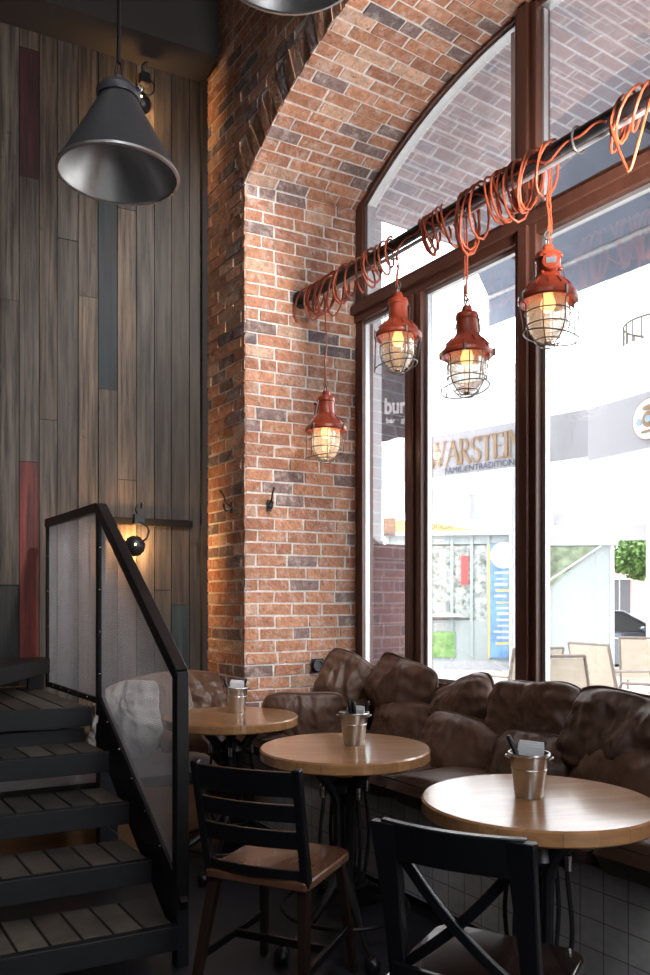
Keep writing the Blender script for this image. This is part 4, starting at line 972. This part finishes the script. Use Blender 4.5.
e = MB(); e.box((-.042,-.012,-.042),(.042,0,.042)); e.build('plate', M['black_plastic'], soc, smooth=False, bevel=.004)
e = MB(); e.lathe([(0,.012),(.026,.012),(.034,.012),(.036,.03),(.030,.03),(.028,.016),(0,.016)], 24, M=Matrix.Rotation(PI/2,3,'X')); e.build('collar', M['shade_out'], soc)

# ================================================================ outside
g = MB(); g.prism([(p.x,p.y) for p in [F1(-70,NOUT), F1(40,NOUT), F1(40,80), F1(-70,80)]], -.1, -.01); g.build('ground_street', M['pavement'], kind='structure', smooth=False)

# awning over the window
aw = thing('awning', 'blue-grey fabric awning stretched outside above the window', 'awning', F1(0,NP,0), RZW)
s0, s1 = -5.0, 1.2
e = MB(); e.add([(s0+.4,.02,4.36),(s1,.02,4.36),(s1,.87,3.97),(s0,.87,3.97),(s0+.4,.02,4.37),(s1,.02,4.37),(s1,.87,3.98),(s0,.87,3.98)], [(0,1,2,3),(4,5,6,7),(0,1,5,4),(2,3,7,6),(1,2,6,5),(3,0,4,7)]); e.build('canopy', M['awning'], aw, smooth=False)
e = MB(); e.box((s0,.865,3.72),(s1,.872,3.96)); e.build('valance', M['awning'], aw, smooth=False)
e = MB(); e.tube([(s0,.86,3.965),(s1,.86,3.965)], .022, 10); e.build('front_bar', M['steel_paint'], aw)
for s_ in (-4.55,-2.9,-.6):
    e = MB(); e.beam((s_,.0,4.15),(s_+.28,.84,3.955), .03, .045); e.build('folding_arm', M['iron'], aw, smooth=False)

# lettering with thick and thin strokes
def serif_word(word, H, parent, O, dx, dz, mat_, name='lettering', gap=.2):
    up = dz; nrm = dx.cross(dz).normalized(); e = MB(); x = 0; T, th = .15*H, .06*H
    def bar_(a, b, w):
        a = Vector(a); b = Vector(b); d = (b-a).normalized(); q = Vector((-d.y, d.x))*w/2
        c = [a-q, b-q, b+q, a+q]; P = [O+dx*(x+p.x)+dz*p.y for p in c]; e.hexa([p for p in P]+[p+nrm*.004 for p in P])
    def ser(cx, y, w=.16): bar_((cx-w*H/1.6, y), (cx+w*H/1.6, y), .045*H)
    def arc(cx, cy, rx, ry, a0, a1, w0, w1, n=10):
        for i in range(n):
            u0, u1 = D(a0+(a1-a0)*i/n), D(a0+(a1-a0)*(i+1)/n+1); wt = w0+(w1-w0)*abs(math.cos((u0+u1)/2)); bar_((cx+rx*math.cos(u0), cy+ry*math.sin(u0)), (cx+rx*math.cos(u1), cy+ry*math.sin(u1)), wt)
    for ch in word:
        if ch == 'W':
            bar_((.08*H,H),(.33*H,0),T*.9); bar_((.33*H,0),(.55*H,H),th); bar_((.50*H,H),(.75*H,0),T*.9); bar_((.75*H,0),(1.0*H,H),th)
            for c in (.08,.52,1.0): ser(c*H,H)
            w = 1.08
        elif ch == 'A': bar_((.0,0),(.38*H,H),th); bar_((.36*H,H),(.70*H,0),T); bar_((.15*H,.36*H),(.56*H,.36*H),th); ser(.0,0); ser(.70*H,0); w = .72
        elif ch == 'R':
            bar_((.1*H,0),(.1*H,H),T); arc(.22*H,.74*H,.26*H,.24*H,90,-90,th,T*.95); bar_((.1*H,.98*H),(.22*H,.98*H),th); bar_((.1*H,.5*H),(.24*H,.5*H),th); bar_((.24*H,.5*H),(.60*H,0),T); ser(.1*H,0); ser(.06*H,H,.1); w = .66
        elif ch == 'S':
            arc(.25*H,.75*H,.20*H,.23*H,30,270,th,T); arc(.25*H,.25*H,.22*H,.25*H,90,-150,th,T); bar_((.44*H,.75*H),(.44*H,1.0*H),th*.8); bar_((.04*H,.0),(.04*H,.26*H),th*.8); w = .50
        elif ch == 'T': bar_((.33*H,0),(.33*H,H),T); bar_((0,.97*H),(.66*H,.97*H),th); bar_((.01*H,.8*H),(.01*H,H),th); bar_((.65*H,.8*H),(.65*H,H),th); ser(.33*H,0); w = .66
        elif ch == 'E': bar_((.1*H,0),(.1*H,H),T); bar_((.05*H,.97*H),(.50*H,.97*H),th); bar_((.1*H,.51*H),(.42*H,.51*H),th); bar_((.05*H,.03*H),(.54*H,.03*H),th); bar_((.50*H,.8*H),(.50*H,H),th); bar_((.54*H,0),(.54*H,.2*H),th); w = .56
        elif ch == 'I': bar_((.1*H,0),(.1*H,H),T); ser(.1*H,0); ser(.1*H,H); w = .2
        elif ch == 'N': bar_((.08*H,0),(.08*H,H),th); bar_((.08*H,H),(.66*H,0),T); bar_((.66*H,0),(.66*H,H),th); ser(.08*H,0); ser(.05*H,H,.1); ser(.66*H,H); w = .70
        x += (w+gap)*H
    return e.build(name, mat_, parent, smooth=False), x
def parasol(label, corner, dside, din, side, zt, vh, apex, mast=True):
    c = Vector((corner[0], corner[1], 0)); ds = Vector((*dside,0)).normalized(); di = Vector((*din,0)).normalized()
    K = [c, c+ds*side, c+ds*side+di*side, c+di*side]; ctr = (K[0]+K[2])/2
    t = thing('parasol', label, 'parasol', (ctr.x,ctr.y,0), 0, 'large white café parasols outside')
    Lc = lambda p, z: Vector((p.x-ctr.x, p.y-ctr.y, z))
    e = MB(); n = 10; ap = Vector((0,0,apex))
    for i in range(4):
        a, b = Lc(K[i],zt), Lc(K[(i+1)%4],zt)
        for u in range(n):
            for v in range(n):
                def P(uu, vv):
                    r = vv/n; p = (a*(1-uu/n)+b*(uu/n))*(1-r)+ap*r; w = 1-(2*uu/n-1)**2; p.z -= .10*w*(r*(1-r))*2; return p
                if v == n-1: e.add([P(u,v),P(u+1,v),ap], [(0,1,2)])
                else: e.add([P(u,v),P(u+1,v),P(u+1,v+1),P(u,v+1)], [(0,1,2,3)])
    o = e.build('canopy', M['parasol'], t, angle=60)
    for i in range(4):
        e = MB(); a, b = K[i], K[(i+1)%4]; dd = (b-a).normalized(); nn = Vector((-dd.y,dd.x,0))*.003
        e.add([Lc(a,zt)-nn,Lc(b,zt)-nn,Lc(b,zt-vh)-nn,Lc(a,zt-vh)-nn,Lc(a,zt)+nn,Lc(b,zt)+nn,Lc(b,zt-vh)+nn,Lc(a,zt-vh)+nn], [(0,1,2,3),(7,6,5,4),(0,1,5,4),(1,2,6,5),(2,3,7,6),(3,0,4,7)])
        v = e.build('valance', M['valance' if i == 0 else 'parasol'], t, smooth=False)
        if i == 0: v0 = v
    for i in range(4):
        e = MB(); e.tube([Lc(K[i],zt-.02)*1.0, (0,0,apex-.05)], .012, 6); e.build('rib', M['steel_paint'], t)
    if mast:
        e = MB(); e.tube([(0,0,.03),(0,0,apex)], .035, 12); e.build('mast', M['white_paint'], t)
        e = MB(); e.box((-.4,-.4,-.01),(.4,.4,.06)); e.build('foot', M['stone'], t, smooth=False, bevel=.01)
    return t, v0, Lc
pm = M['parasol']; tt = pm.node_tree; pb = tt.nodes['Principled BSDF']; out = [n for n in tt.nodes if n.type == 'OUTPUT_MATERIAL'][0]
trl = tt.nodes.new('ShaderNodeBsdfTranslucent'); trl.inputs[0].default_value = (.85,.85,.86,1); mxs = tt.nodes.new('ShaderNodeMixShader'); mxs.inputs[0].default_value = .5
tt.links.new(pb.outputs[0], mxs.inputs[1]); tt.links.new(trl.outputs[0], mxs.inputs[2]); tt.links.new(mxs.outputs[0], out.inputs[0])
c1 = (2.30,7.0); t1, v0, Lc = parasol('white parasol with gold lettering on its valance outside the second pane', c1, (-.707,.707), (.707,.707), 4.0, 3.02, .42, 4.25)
dx = Vector((.707,-.707,0)); O = Lc(Vector((*c1,0))+Vector((-.707,.707,0))*1.745, 2.70)-Vector((.707,.707,0))*.012
wt, wl = serif_word('WARSTEINER', .245, v0, O, dx*.86, Vector((0,0,1)), M['gold'], gap=.02)
def Mtext(c, dx, dz): n_ = dx.cross(dz).normalized(); return Matrix(((dx.x,dz.x,n_.x,c.x),(dx.y,dz.y,n_.y,c.y),(dx.z,dz.z,n_.z,c.z),(0,0,0,1)))
# dx runs to the viewer's right; normal towards the viewer = dx x dz
text('FAMILIENTRADITION SEIT 1753', .085, 'small_lettering', M['navy'], v0, Mtext(O+dx*.80+Vector((0,0,-.055)), dx, Vector((0,0,1))))
c2 = (2.236,6.80); d2 = Vector((.428,-.904,0)).normalized(); i2 = Vector((.904,.428,0)).normalized()
parasol('far white parasol over the street beyond the other two', (3.6,12.6), (.98,-.17), (.17,.98), 3.6, 2.93, .40, 3.7)
t2, v2, Lc2 = parasol('white parasol with round beer emblem on its valance at the right edge', c2, (d2.x,d2.y), (i2.x,i2.y), 3.4, 2.97, .435, 3.7)
ec = Lc2(Vector((*c2,0))+d2*.66, 2.755)-i2*.008
def disc(r, off, m, cx=0, cz=0, sx=1, sz=1, seg=36, name='emblem'):
    e = MB(); n_ = d2.cross(Vector((0,0,1))); P = [ec+d2*(cx+r*sx*math.cos(2*PI*k/seg))+Vector((0,0,cz+r*sz*math.sin(2*PI*k/seg)))+n_*off for k in range(seg)]
    e.slab(P, n_*.002); e.build(name, M[m], v2, smooth=False)
disc(.165,.000,'brownp'); disc(.157,.003,'white_paint'); disc(.06,.006,'gold',0,.0,1,1.05); disc(.04,.009,'brownp',0,0,.6,.9); disc(.028,.012,'bluep')
for sx in (-1,1): disc(.032,.006,'bluep',sx*.095,-.01,1,.9,6)
disc(.05,.006,'brownp',0,.088,1.2,.45,8); disc(.036,.009,'gold',0,.09,1.1,.5,8); disc(.03,.006,'gold',-.03,-.095,1.6,.4,8); disc(.03,.006,'brownp',.04,-.09,1.4,.35,8)

# hanging flag on the neighbouring front
fp = at(392,405,6.3)
fl_ = thing('hanging_flag', 'dark grey hanging flag with white lettering outside the first pane', 'flag', fp)
e = MB(); n = 14
fx = Vector((.97,-.25,0)).normalized()
for j in range(2):
    pass
vs = []
for i in range(n+1):
    u = -.09+.30*i/n; y = .012*math.sin(i*.9); zb2 = -.27-.012*math.sin(i*.5+1)
    for z in (zb2, .55): vs.append(fx*u+Vector((0,y,z)))
    for z in (zb2, .55): vs.append(fx*u+Vector((0,y+.006,z)))
fs = []
for i in range(n): o = i*4; fs += [(o,o+4,o+5,o+1),(o+2,o+3,o+7,o+6),(o,o+2,o+6,o+4),(o+1,o+5,o+7,o+3)]
fs += [(0,1,3,2),(n*4,n*4+2,n*4+3,n*4+1)]; e.add(vs, fs); e.build('cloth', M['flag'], fl_, angle=60)
text('burger', .17, 'lettering', M['white_paint'], fl_, Mtext(fx*.10+Vector((0,-.03,-.02)), fx, Vector((0,0,1))), bold=.005, sx=.72)
text('bar · grill', .055, 'small_lettering', M['white_paint'], fl_, Mtext(fx*.05+Vector((0,-.03,-.13)), fx, Vector((0,0,1))), bold=.002)
e = MB(); e.tube([fx*-.25+Vector((0,0,.56)), fx*.24+Vector((0,0,.56))], .012, 8); e.tube([fx*-.25+Vector((0,0,.56)), fx*-.25+Vector((-.6,.6,.56))], .012, 8); e.build('pole', M['iron'], fl_)

# kiosk
KX = Vector((.985,-.17,0)).normalized(); KY = Vector((.17,.985,0)).normalized(); ko = at(386,670,16.0); ko.z = 0
rk = math.atan2(KX.y, KX.x); ki = thing('street_kiosk', 'white glazed kiosk with yellow sign and blue poster across the street', 'kiosk', ko, rk)
KW = 2.72
e = MB(); e.box((0,0,-.01),(KW,2.0,.15)); e.build('plinth', M['steel_paint'], ki, smooth=False)
e = MB(); e.box((0,.02,.15),(KW,2.0,.95)); e.box((0,.02,2.45),(KW,2.0,2.62)); e.box((0,.1,.95),(KW,2.0,2.45)); e.build('body', M['kiosk_white'], ki, smooth=False)
e = MB(); e.box((-.05,-.12,2.62),(KW+.05,2.1,2.70)); e.build('roof', M['white_paint'], ki, smooth=False)
for x0, x1 in ((.06,.75),(.82,1.28),(1.32,1.66),(1.70,1.98)):
    e = MB(); e.box((x0,.04,1.0 if x0 != 1.7 else .62),(x1,.11,2.42)); f_ = e.build('shop_window', M['kiosk_glass'], ki, smooth=False)
for x in (.03,.785,1.30,1.68,2.00,KW-.03):
    e = MB(); e.box((x-.03,-.01,.15),(x+.03,.06,2.62)); e.build('frame_post', M['kiosk_white'], ki, smooth=False)
e = MB(); e.box((.7,-.22,1.02),(1.5,.05,1.08)); e.build('counter', M['white_paint'], ki, smooth=False)
e = MB(); e.box((.80,-.02,.22),(1.36,.015,.72)); e.build('front_poster', M['green'], ki, smooth=False)
e = MB(); e.box((1.48,-.02,1.65),(1.62,.02,2.22)); e.build('red_sticker', M['red'], ki, smooth=False)
e = MB(); e.slab([(-.05,-.10,2.70),(1.9,-.10,2.70),(1.55,-.10,2.76),(.55,-.10,2.92),(-.05,-.10,2.94)], (0,.05,0)); e.build('fascia_sign', M['yellow'], ki, smooth=False)
text('УОПСА', .15, 'sign_lettering', M['brownp'], ki, Mtext(Vector((1.04,-.115,2.79)), Vector((1,0,0)), Vector((0,0,1))), bold=.004)
e = MB(); e.box((-.05,-.12,2.62),(.2,-.10,2.98)); e.build('dark_board', M['brownp'], ki, smooth=False)
e = MB(); e.box((2.04,-.03,.22),(2.60,.03,2.44)); po = e.build('blue_poster', M['blue'], ki, smooth=False)
e = MB(); e.box((2.00,-.03,.22),(2.035,.03,2.44)); e.build('poster_border', M['yellow'], ki, smooth=False)
e = MB(); e.lathe([(0,0),(.26,0),(.26,.01),(0,.01)], 24, (2.30,-.035,2.22), M=Matrix.Rotation(PI/2,3,'X')); e.build('poster_disc', M['white_paint'], ki, smooth=False)
rp = random.Random(3)
for k in range(13):
    z = 1.86-k*.115; x0 = 2.10+rp.uniform(0,.08); w_ = rp.uniform(.2,.42); e = MB(); e.box((x0,-.036,z),(min(2.56,x0+w_),-.03,z+rp.choice([.03,.045,.055]))); e.build('poster_stripe', M[rp.choice(['white_paint','yellow','bluep','white_paint'])], ki, smooth=False)

# pale container with slanted glazed corner
co = at(550,672,14.6); co.z = 0; cx = Vector((.99,-.12,0)).normalized()
pv = thing('pale_pavilion', 'pale grey-green street pavilion wall with slanted glazed corner', 'pavilion', co, math.atan2(cx.y,cx.x))
e = MB(); e.box((-.5,0,.18),(1.13,1.6,2.36)); e.build('wall_panel', M['kiosk_white'], pv, smooth=False)
e = MB(); e.box((-.5,-.03,-.01),(1.13,1.6,.18)); e.build('plinth', M['steel_paint'], pv, smooth=False)
e = MB(); e.slab([(-.5,-.03,1.40),(-.5,-.03,2.32),(.85,-.03,2.32),(.02,-.03,1.62)], (0,.03,0)); e.build('glazed_corner', M['foliage_glass'], pv, smooth=False)
e = MB(); e.beam((-.06,-.05,1.55),(-.06,-.05,2.34),.05,.04); e.beam((-.5,-.05,1.38),(.9,-.05,2.34),.035,.03,(0,1,0)); e.build('glazing_bar', M['white_paint'], pv, smooth=False)
e = MB(); e.box((-.55,-.08,2.34),(1.18,1.65,2.42)); e.build('roof', M['white_paint'], pv, smooth=False)
e = MB(); e.box((1.06,-.02,.18),(1.13,0,2.34)); e.build('corner_trim', M['white_paint'], pv, smooth=False)

# car
ck = at(640,700,12.0); cr = thing('car', 'dark blue car parked at the kerb beyond the terrace chairs', 'car', (5.85,17.25,-.24), 0)
def loft(prof, ws, name, m, parent):
    e = MB(); n = len(prof)
    for sg, w in ((1,ws[0]),(-1,ws[0])): pass
    vs = []
    for y, k in ((-ws[0],.0),(-ws[0]*.92,1),(ws[0]*.92,1),(ws[0],0)):
        pass
    L_ = [(p[0], -ws[0]*p[2], p[1]) for p in prof]; R__ = [(p[0], ws[0]*p[2], p[1]) for p in prof]
    e.add(L_+R__, [tuple(range(n)), tuple(range(2*n-1,n-1,-1))]+[(i,(i+1)%n,n+(i+1)%n,n+i) for i in range(n)])
    return e.build(name, m, parent, bevel=.03)
loft([(-2.1,.25,1),(2.15,.25,1),(2.25,.50,.96),(2.15,.72,.93),(1.0,.93,.95),(-1.9,.98,.96),(-2.2,.85,.96),(-2.2,.4,1)], (.88,), 'body', M['car_blue'], cr)
loft([(-1.7,.95,.92),(1.05,.92,.90),(.35,1.33,.74),(.1,1.39,.72),(-.9,1.40,.72),(-1.3,1.33,.74)], (.88,), 'cabin_glass', M['car_glass'], cr)
e = MB(); e.box((-1.2,-.62,1.38),(.2,.62,1.42)); e.build('roof', M['car_blue'], cr, bevel=.02)
for sy in (-1,1):
    e = MB(); e.tube([(1.02,sy*.80,.93),(.33,sy*.66,1.34),(-.9,sy*.65,1.395)], .03, 8); e.build('pillar', M['car_blue'], cr)
    e = MB(); e.ball((.62,sy*.98,.98), .11, 14, (.8,1,.65)); e.build('mirror', M['car_blue'], cr)
    e = MB(); e.box((-1.6,sy*.845-.005,.80),(1.3,sy*.845+.005,.815)); e.build('door_trim', M['chrome'], cr)
    for x in (-1.35,1.4):
        e = MB(); Mx = Matrix.Rotation(PI/2,3,'X'); e.lathe([(0,-.1),(.30,-.1),(.33,-.08),(.33,.08),(.30,.1),(0,.1)], 28, (x,sy*.78,.33), M=Mx); wlo = e.build('wheel', M['tyre'], cr)
        e = MB(); e.lathe([(0,-.105),(.19,-.105),(.2,.105),(0,.105)], 20, (x,sy*.785,.33), M=Mx); e.build('hubcap', M['galv'], wlo)
e = MB(); e.box((2.05,-.75,.60),(2.22,-.45,.72)); e.box((2.05,.45,.60),(2.22,.75,.72)); e.build('headlight', M['galv'], cr, bevel=.02)

# tree across the street
def tree(x, y, h, rc, label):
    t = thing('street_tree', label, 'tree', (x,y,-.01), 0, 'street trees')
    e = MB(); e.tube(bez([(0,0,0),(.05,.02,h*.3),(-.03,0,h*.62),(.02,.05,h*.8)], 5), [.13]*5+[.10]*5+[.07]*6, 8); e.build('trunk', M['bark'], t)
    rnd = random.Random(int(x*10)); e = MB()
    for _ in range(4200):
        while True:
            p = Vector((rnd.uniform(-1,1),rnd.uniform(-1,1),rnd.uniform(-1,1)))
            if .25 < p.length < 1: break
        p = Vector((p.x*rc,p.y*rc,h*.82+p.z*rc*.62)); a = Vector((rnd.uniform(-1,1),rnd.uniform(-1,1),rnd.uniform(-1,1))).normalized()*.085; b = a.orthogonal().normalized()*.055
        e.add([p-a,p+b,p+a,p-b], [(0,1,2,3)])
    e.build('foliage', M['leaf'], t, smooth=False)
tree(9.4, 23.0, 3.4, 1.4, 'leafy green street tree beyond the dark blue car')
tree(13.5, 30.0, 4.6, 2.4, 'second green tree farther down the street')
# buildings
def building(name, label, x0, x1, y, d, H, wallm, rows, colsn, wz=1.2, storey=3.0, rot=0):
    t = thing(name, label, 'building', ((x0+x1)/2, y, -.01), rot); W_ = x1-x0
    e = MB(); e.box((-W_/2,0,0),(W_/2,d,H)); e.build('wall', wallm, t, smooth=False)
    for r in range(rows):
        for c in range(colsn):
            x = -W_/2+W_*(c+.5)/colsn; z = .8+r*storey
            e = MB(); e.box((x-.45,-.05,z),(x+.45,.05,z+1.4)); w_ = e.build('window', M['dark_open'], t, smooth=False)
            e = MB(); e.box((x-.52,-.08,z-.08),(x+.52,-.02,z)); e.box((x-.52,-.08,z+1.4),(x+.52,-.02,z+1.48)); e.box((x-.02,-.07,z),(x+.02,-.05,z+1.4)); e.build('window_frame', M['white_paint'], w_, smooth=False)
    e = MB(); e.box((-W_/2-.1,-.15,H-.3),(W_/2+.1,.1,H)); e.build('cornice', M['white_wall'], t, smooth=False)
    return t
building('town_house', 'low pink rendered house far down the street behind the tree', 9.5, 16.5, 33, 6, 3.2, M['pink_wall'], 1, 4)
# stone balcony of the building at the right
bs = thing('corner_house', 'pale stone building with rounded balcony at the right edge', 'building', (5.95,14.0,-.01), 0)
e = MB(); e.box((.05,-.2,3.6),(2.6,3,9)); e.box((.9,.4,0),(2.6,3,3.6)); e.build('wall', M['stone'], bs, smooth=False)
e = MB(); e.lathe([(.0,4.95),(.12,5.0),(.30,5.15),(.55,5.42),(.66,5.52),(.72,5.60),(.72,5.72),(0,5.72)], 28, (-.10,-.2,0)); e.build('balcony_corbel', M['stone'], bs)
e = MB(); e.lathe([(0,5.72),(.34,5.72),(.30,5.85),(.27,6.5),(.29,7.4),(.33,7.6),(0,7.62)], 20, (.12,-.2,0)); e.build('column', M['white_wall'], bs)
rl = MB()
for k in range(14):
    a = PI*.55+PI*1.2*k/13; x, y = -.10+.66*math.cos(a), -.2+.66*math.sin(a); rl.tube([(x,y,5.72),(x,y,6.12)], .014, 6)
rl.tube([(-.10+.66*math.cos(PI*.55+PI*1.2*k/20), -.2+.66*math.sin(PI*.55+PI*1.2*k/20), 6.12) for k in range(21)], .018, 6); rl.build('balcony_railing', M['iron'], bs)
#building('pale_house', 'overexposed pale house front beyond the parasols', -4, 6.5, 26, 5, 6.0, M['white_wall'], 2, 5)

# terrace furniture
def terrace_chair(loc, rz, label):
    t = thing('terrace_chair', label, 'chair', loc, rz, 'cream terrace chairs outside')
    e = MB(); e.box((-.25,-.24,.41),(.25,.24,.43)); e.build('seat', M['cream'], t, bevel=.004)
    e = MB(); e.slab([(-.25,.24,.44),(.25,.24,.44),(.25,.36,.90),(-.25,.36,.90)], (0,.012,0)); e.build('backrest', M['cream'], t)
    for sx in (-1,1):
        e = MB(); e.tube(bez([(sx*.27,-.25,0),(sx*.27,-.24,.40),(sx*.27,-.22,.62),(sx*.27,-.12,.645),(sx*.27,.29,.66)], 5), .014, 8); e.build('arm', M['chair_frame'], t)
        e = MB(); e.tube([(sx*.27,.18,0),(sx*.27,.24,.44),(sx*.265,.365,.92)], .014, 8); e.build('leg', M['chair_frame'], t)
    e = MB(); e.tube([(-.265,.365,.92),(.265,.365,.92)], .014, 8); e.tube([(-.27,-.24,.42),(.27,-.24,.42)], .012, 8); e.build('cross_tube', M['chair_frame'], t)
def terrace_table(loc, rz, label):
    t = thing('terrace_table', label, 'table', loc, rz, 'low cream tables outside')
    e = MB(); e.box((-.4,-.4,.70),(.4,.4,.735)); e.build('top', M['cream'], t, bevel=.004)
    for sx in (-1,1):
        for sy in (-1,1): e = MB(); e.beam((sx*.36,sy*.36,0),(sx*.36,sy*.36,.70), .04, .04); e.build('leg', M['chair_frame'], t, smooth=False)
P = lambda px, Y: Vector(((px-325)/FPX*Y, Y, -.01))
terrace_chair(P(614,8.2), D(118), 'cream terrace chair seen from behind, before the pavilion corner')
terrace_chair(P(662,6.9), D(215), 'cream terrace chair with dark arm nearest the window at the right edge')
terrace_chair(P(578,5.9), D(12), 'cream terrace chair with brown top tube below the pale pavilion')
terrace_chair(P(648,9.6), D(150), 'cream terrace chair in front of the dark blue car')
terrace_chair(P(516,7.6), D(200), 'cream terrace chair seen between kiosk poster and central mullion')

# ================================================================ light, world, camera
w = bpy.data.worlds.new('World'); sc.world = w; w.use_nodes = True; t = w.node_tree; bg = t.nodes['Background']
bg.inputs[0].default_value = (.94,.97,1,1); bg.inputs[1].default_value = 7.8
sun = bpy.data.lights.new('sun', 'SUN'); sun.energy = 4.5; sun.angle = D(6); sun.color = (1,.96,.9); so = bpy.data.objects.new('sun', sun); COL.objects.link(so)
so.rotation_euler = Vector((.35,-.25,-1)).to_track_quat('-Z','Y').to_euler()
# sky portal at the window
pd = bpy.data.lights.new('window_portal', 'AREA'); pd.shape = 'RECTANGLE'; pd.size = 2.9; pd.size_y = 3.6; pd.cycles.is_portal = True
po_ = bpy.data.objects.new('window_portal', pd); COL.objects.link(po_); po_.location = F1(SC_, NW+.1, 2.55); po_.rotation_euler = (-UN).to_track_quat('-Z','Z').to_euler()
pd = bpy.data.lights.new('window_portal', 'AREA'); pd.shape = 'RECTANGLE'; pd.size = WN1-WN0; pd.size_y = WZ1-WZ0; pd.cycles.is_portal = True
po_ = bpy.data.objects.new('window_portal', pd); COL.objects.link(po_); po_.location = F1(SR+.06, (WN0+WN1)/2, (WZ0+WZ1)/2); po_.rotation_euler = (-UX).to_track_quat('-Z','Z').to_euler()
# unseen area fills added under the ceiling to brighten the room
def ceiling_fill(p, W_, size, col):
    ld = bpy.data.lights.new('room_fill', 'AREA'); ld.energy = W_; ld.size = size; ld.color = col; lo = bpy.data.objects.new('room_fill', ld); COL.objects.link(lo); lo.location = p
    lo.rotation_euler = (0,0,0)
def arch_fill_spot(p, q, W_, ang):  # unseen spots added to brighten the brick reveal and vault
    ld = bpy.data.lights.new('arch_fill_spot', 'SPOT'); ld.energy = W_*1.25; ld.spot_size = D(ang); ld.spot_blend = .6; ld.shadow_soft_size = .15; ld.color = (1,.95,.9); lo = bpy.data.objects.new('arch_fill_spot', ld); COL.objects.link(lo); lo.location = p
    lo.rotation_euler = (q-p).to_track_quat('-Z','Y').to_euler()
arch_fill_spot(F1(.2,2.0,5.2), F1(-4.25,2.62,2.6), 700, 44); arch_fill_spot(F1(-1.36,2.45,2.7), F1(-3.6,2.62,4.15), 150, 75)
ceiling_fill(Vector((-1.6,.6,ZC-.1)), 12, 1.2, (1,.86,.72)); ceiling_fill(Vector((.4,-1.2,ZC-.1)), 44, 1.2, (.9,.93,1))

cam = bpy.data.cameras.new('camera'); co_ = bpy.data.objects.new('camera', cam); COL.objects.link(co_); sc.camera = co_
co_.location = (0,0,EYE); co_.rotation_euler = (PI/2,0,0); cam.sensor_fit = 'HORIZONTAL'; cam.sensor_width = 36; cam.lens = FPX/650*36; cam.shift_y = (HOR-487.5)/975*1.0 if False else (HOR-487.5)/650*1.0
cam.clip_start = .05; cam.clip_end = 300
vs_ = sc.view_settings; vs_.view_transform = 'Standard'; vs_.look = 'None'; vs_.gamma = 1; vs_.use_curve_mapping = False; vs_.exposure = 0.0
cy = sc.cycles; cy.max_bounces = 8; cy.diffuse_bounces = 4; cy.glossy_bounces = 4; cy.transparent_max_bounces = 16; cy.sample_clamp_indirect = 6; cy.caustics_reflective = False; cy.caustics_refractive = False
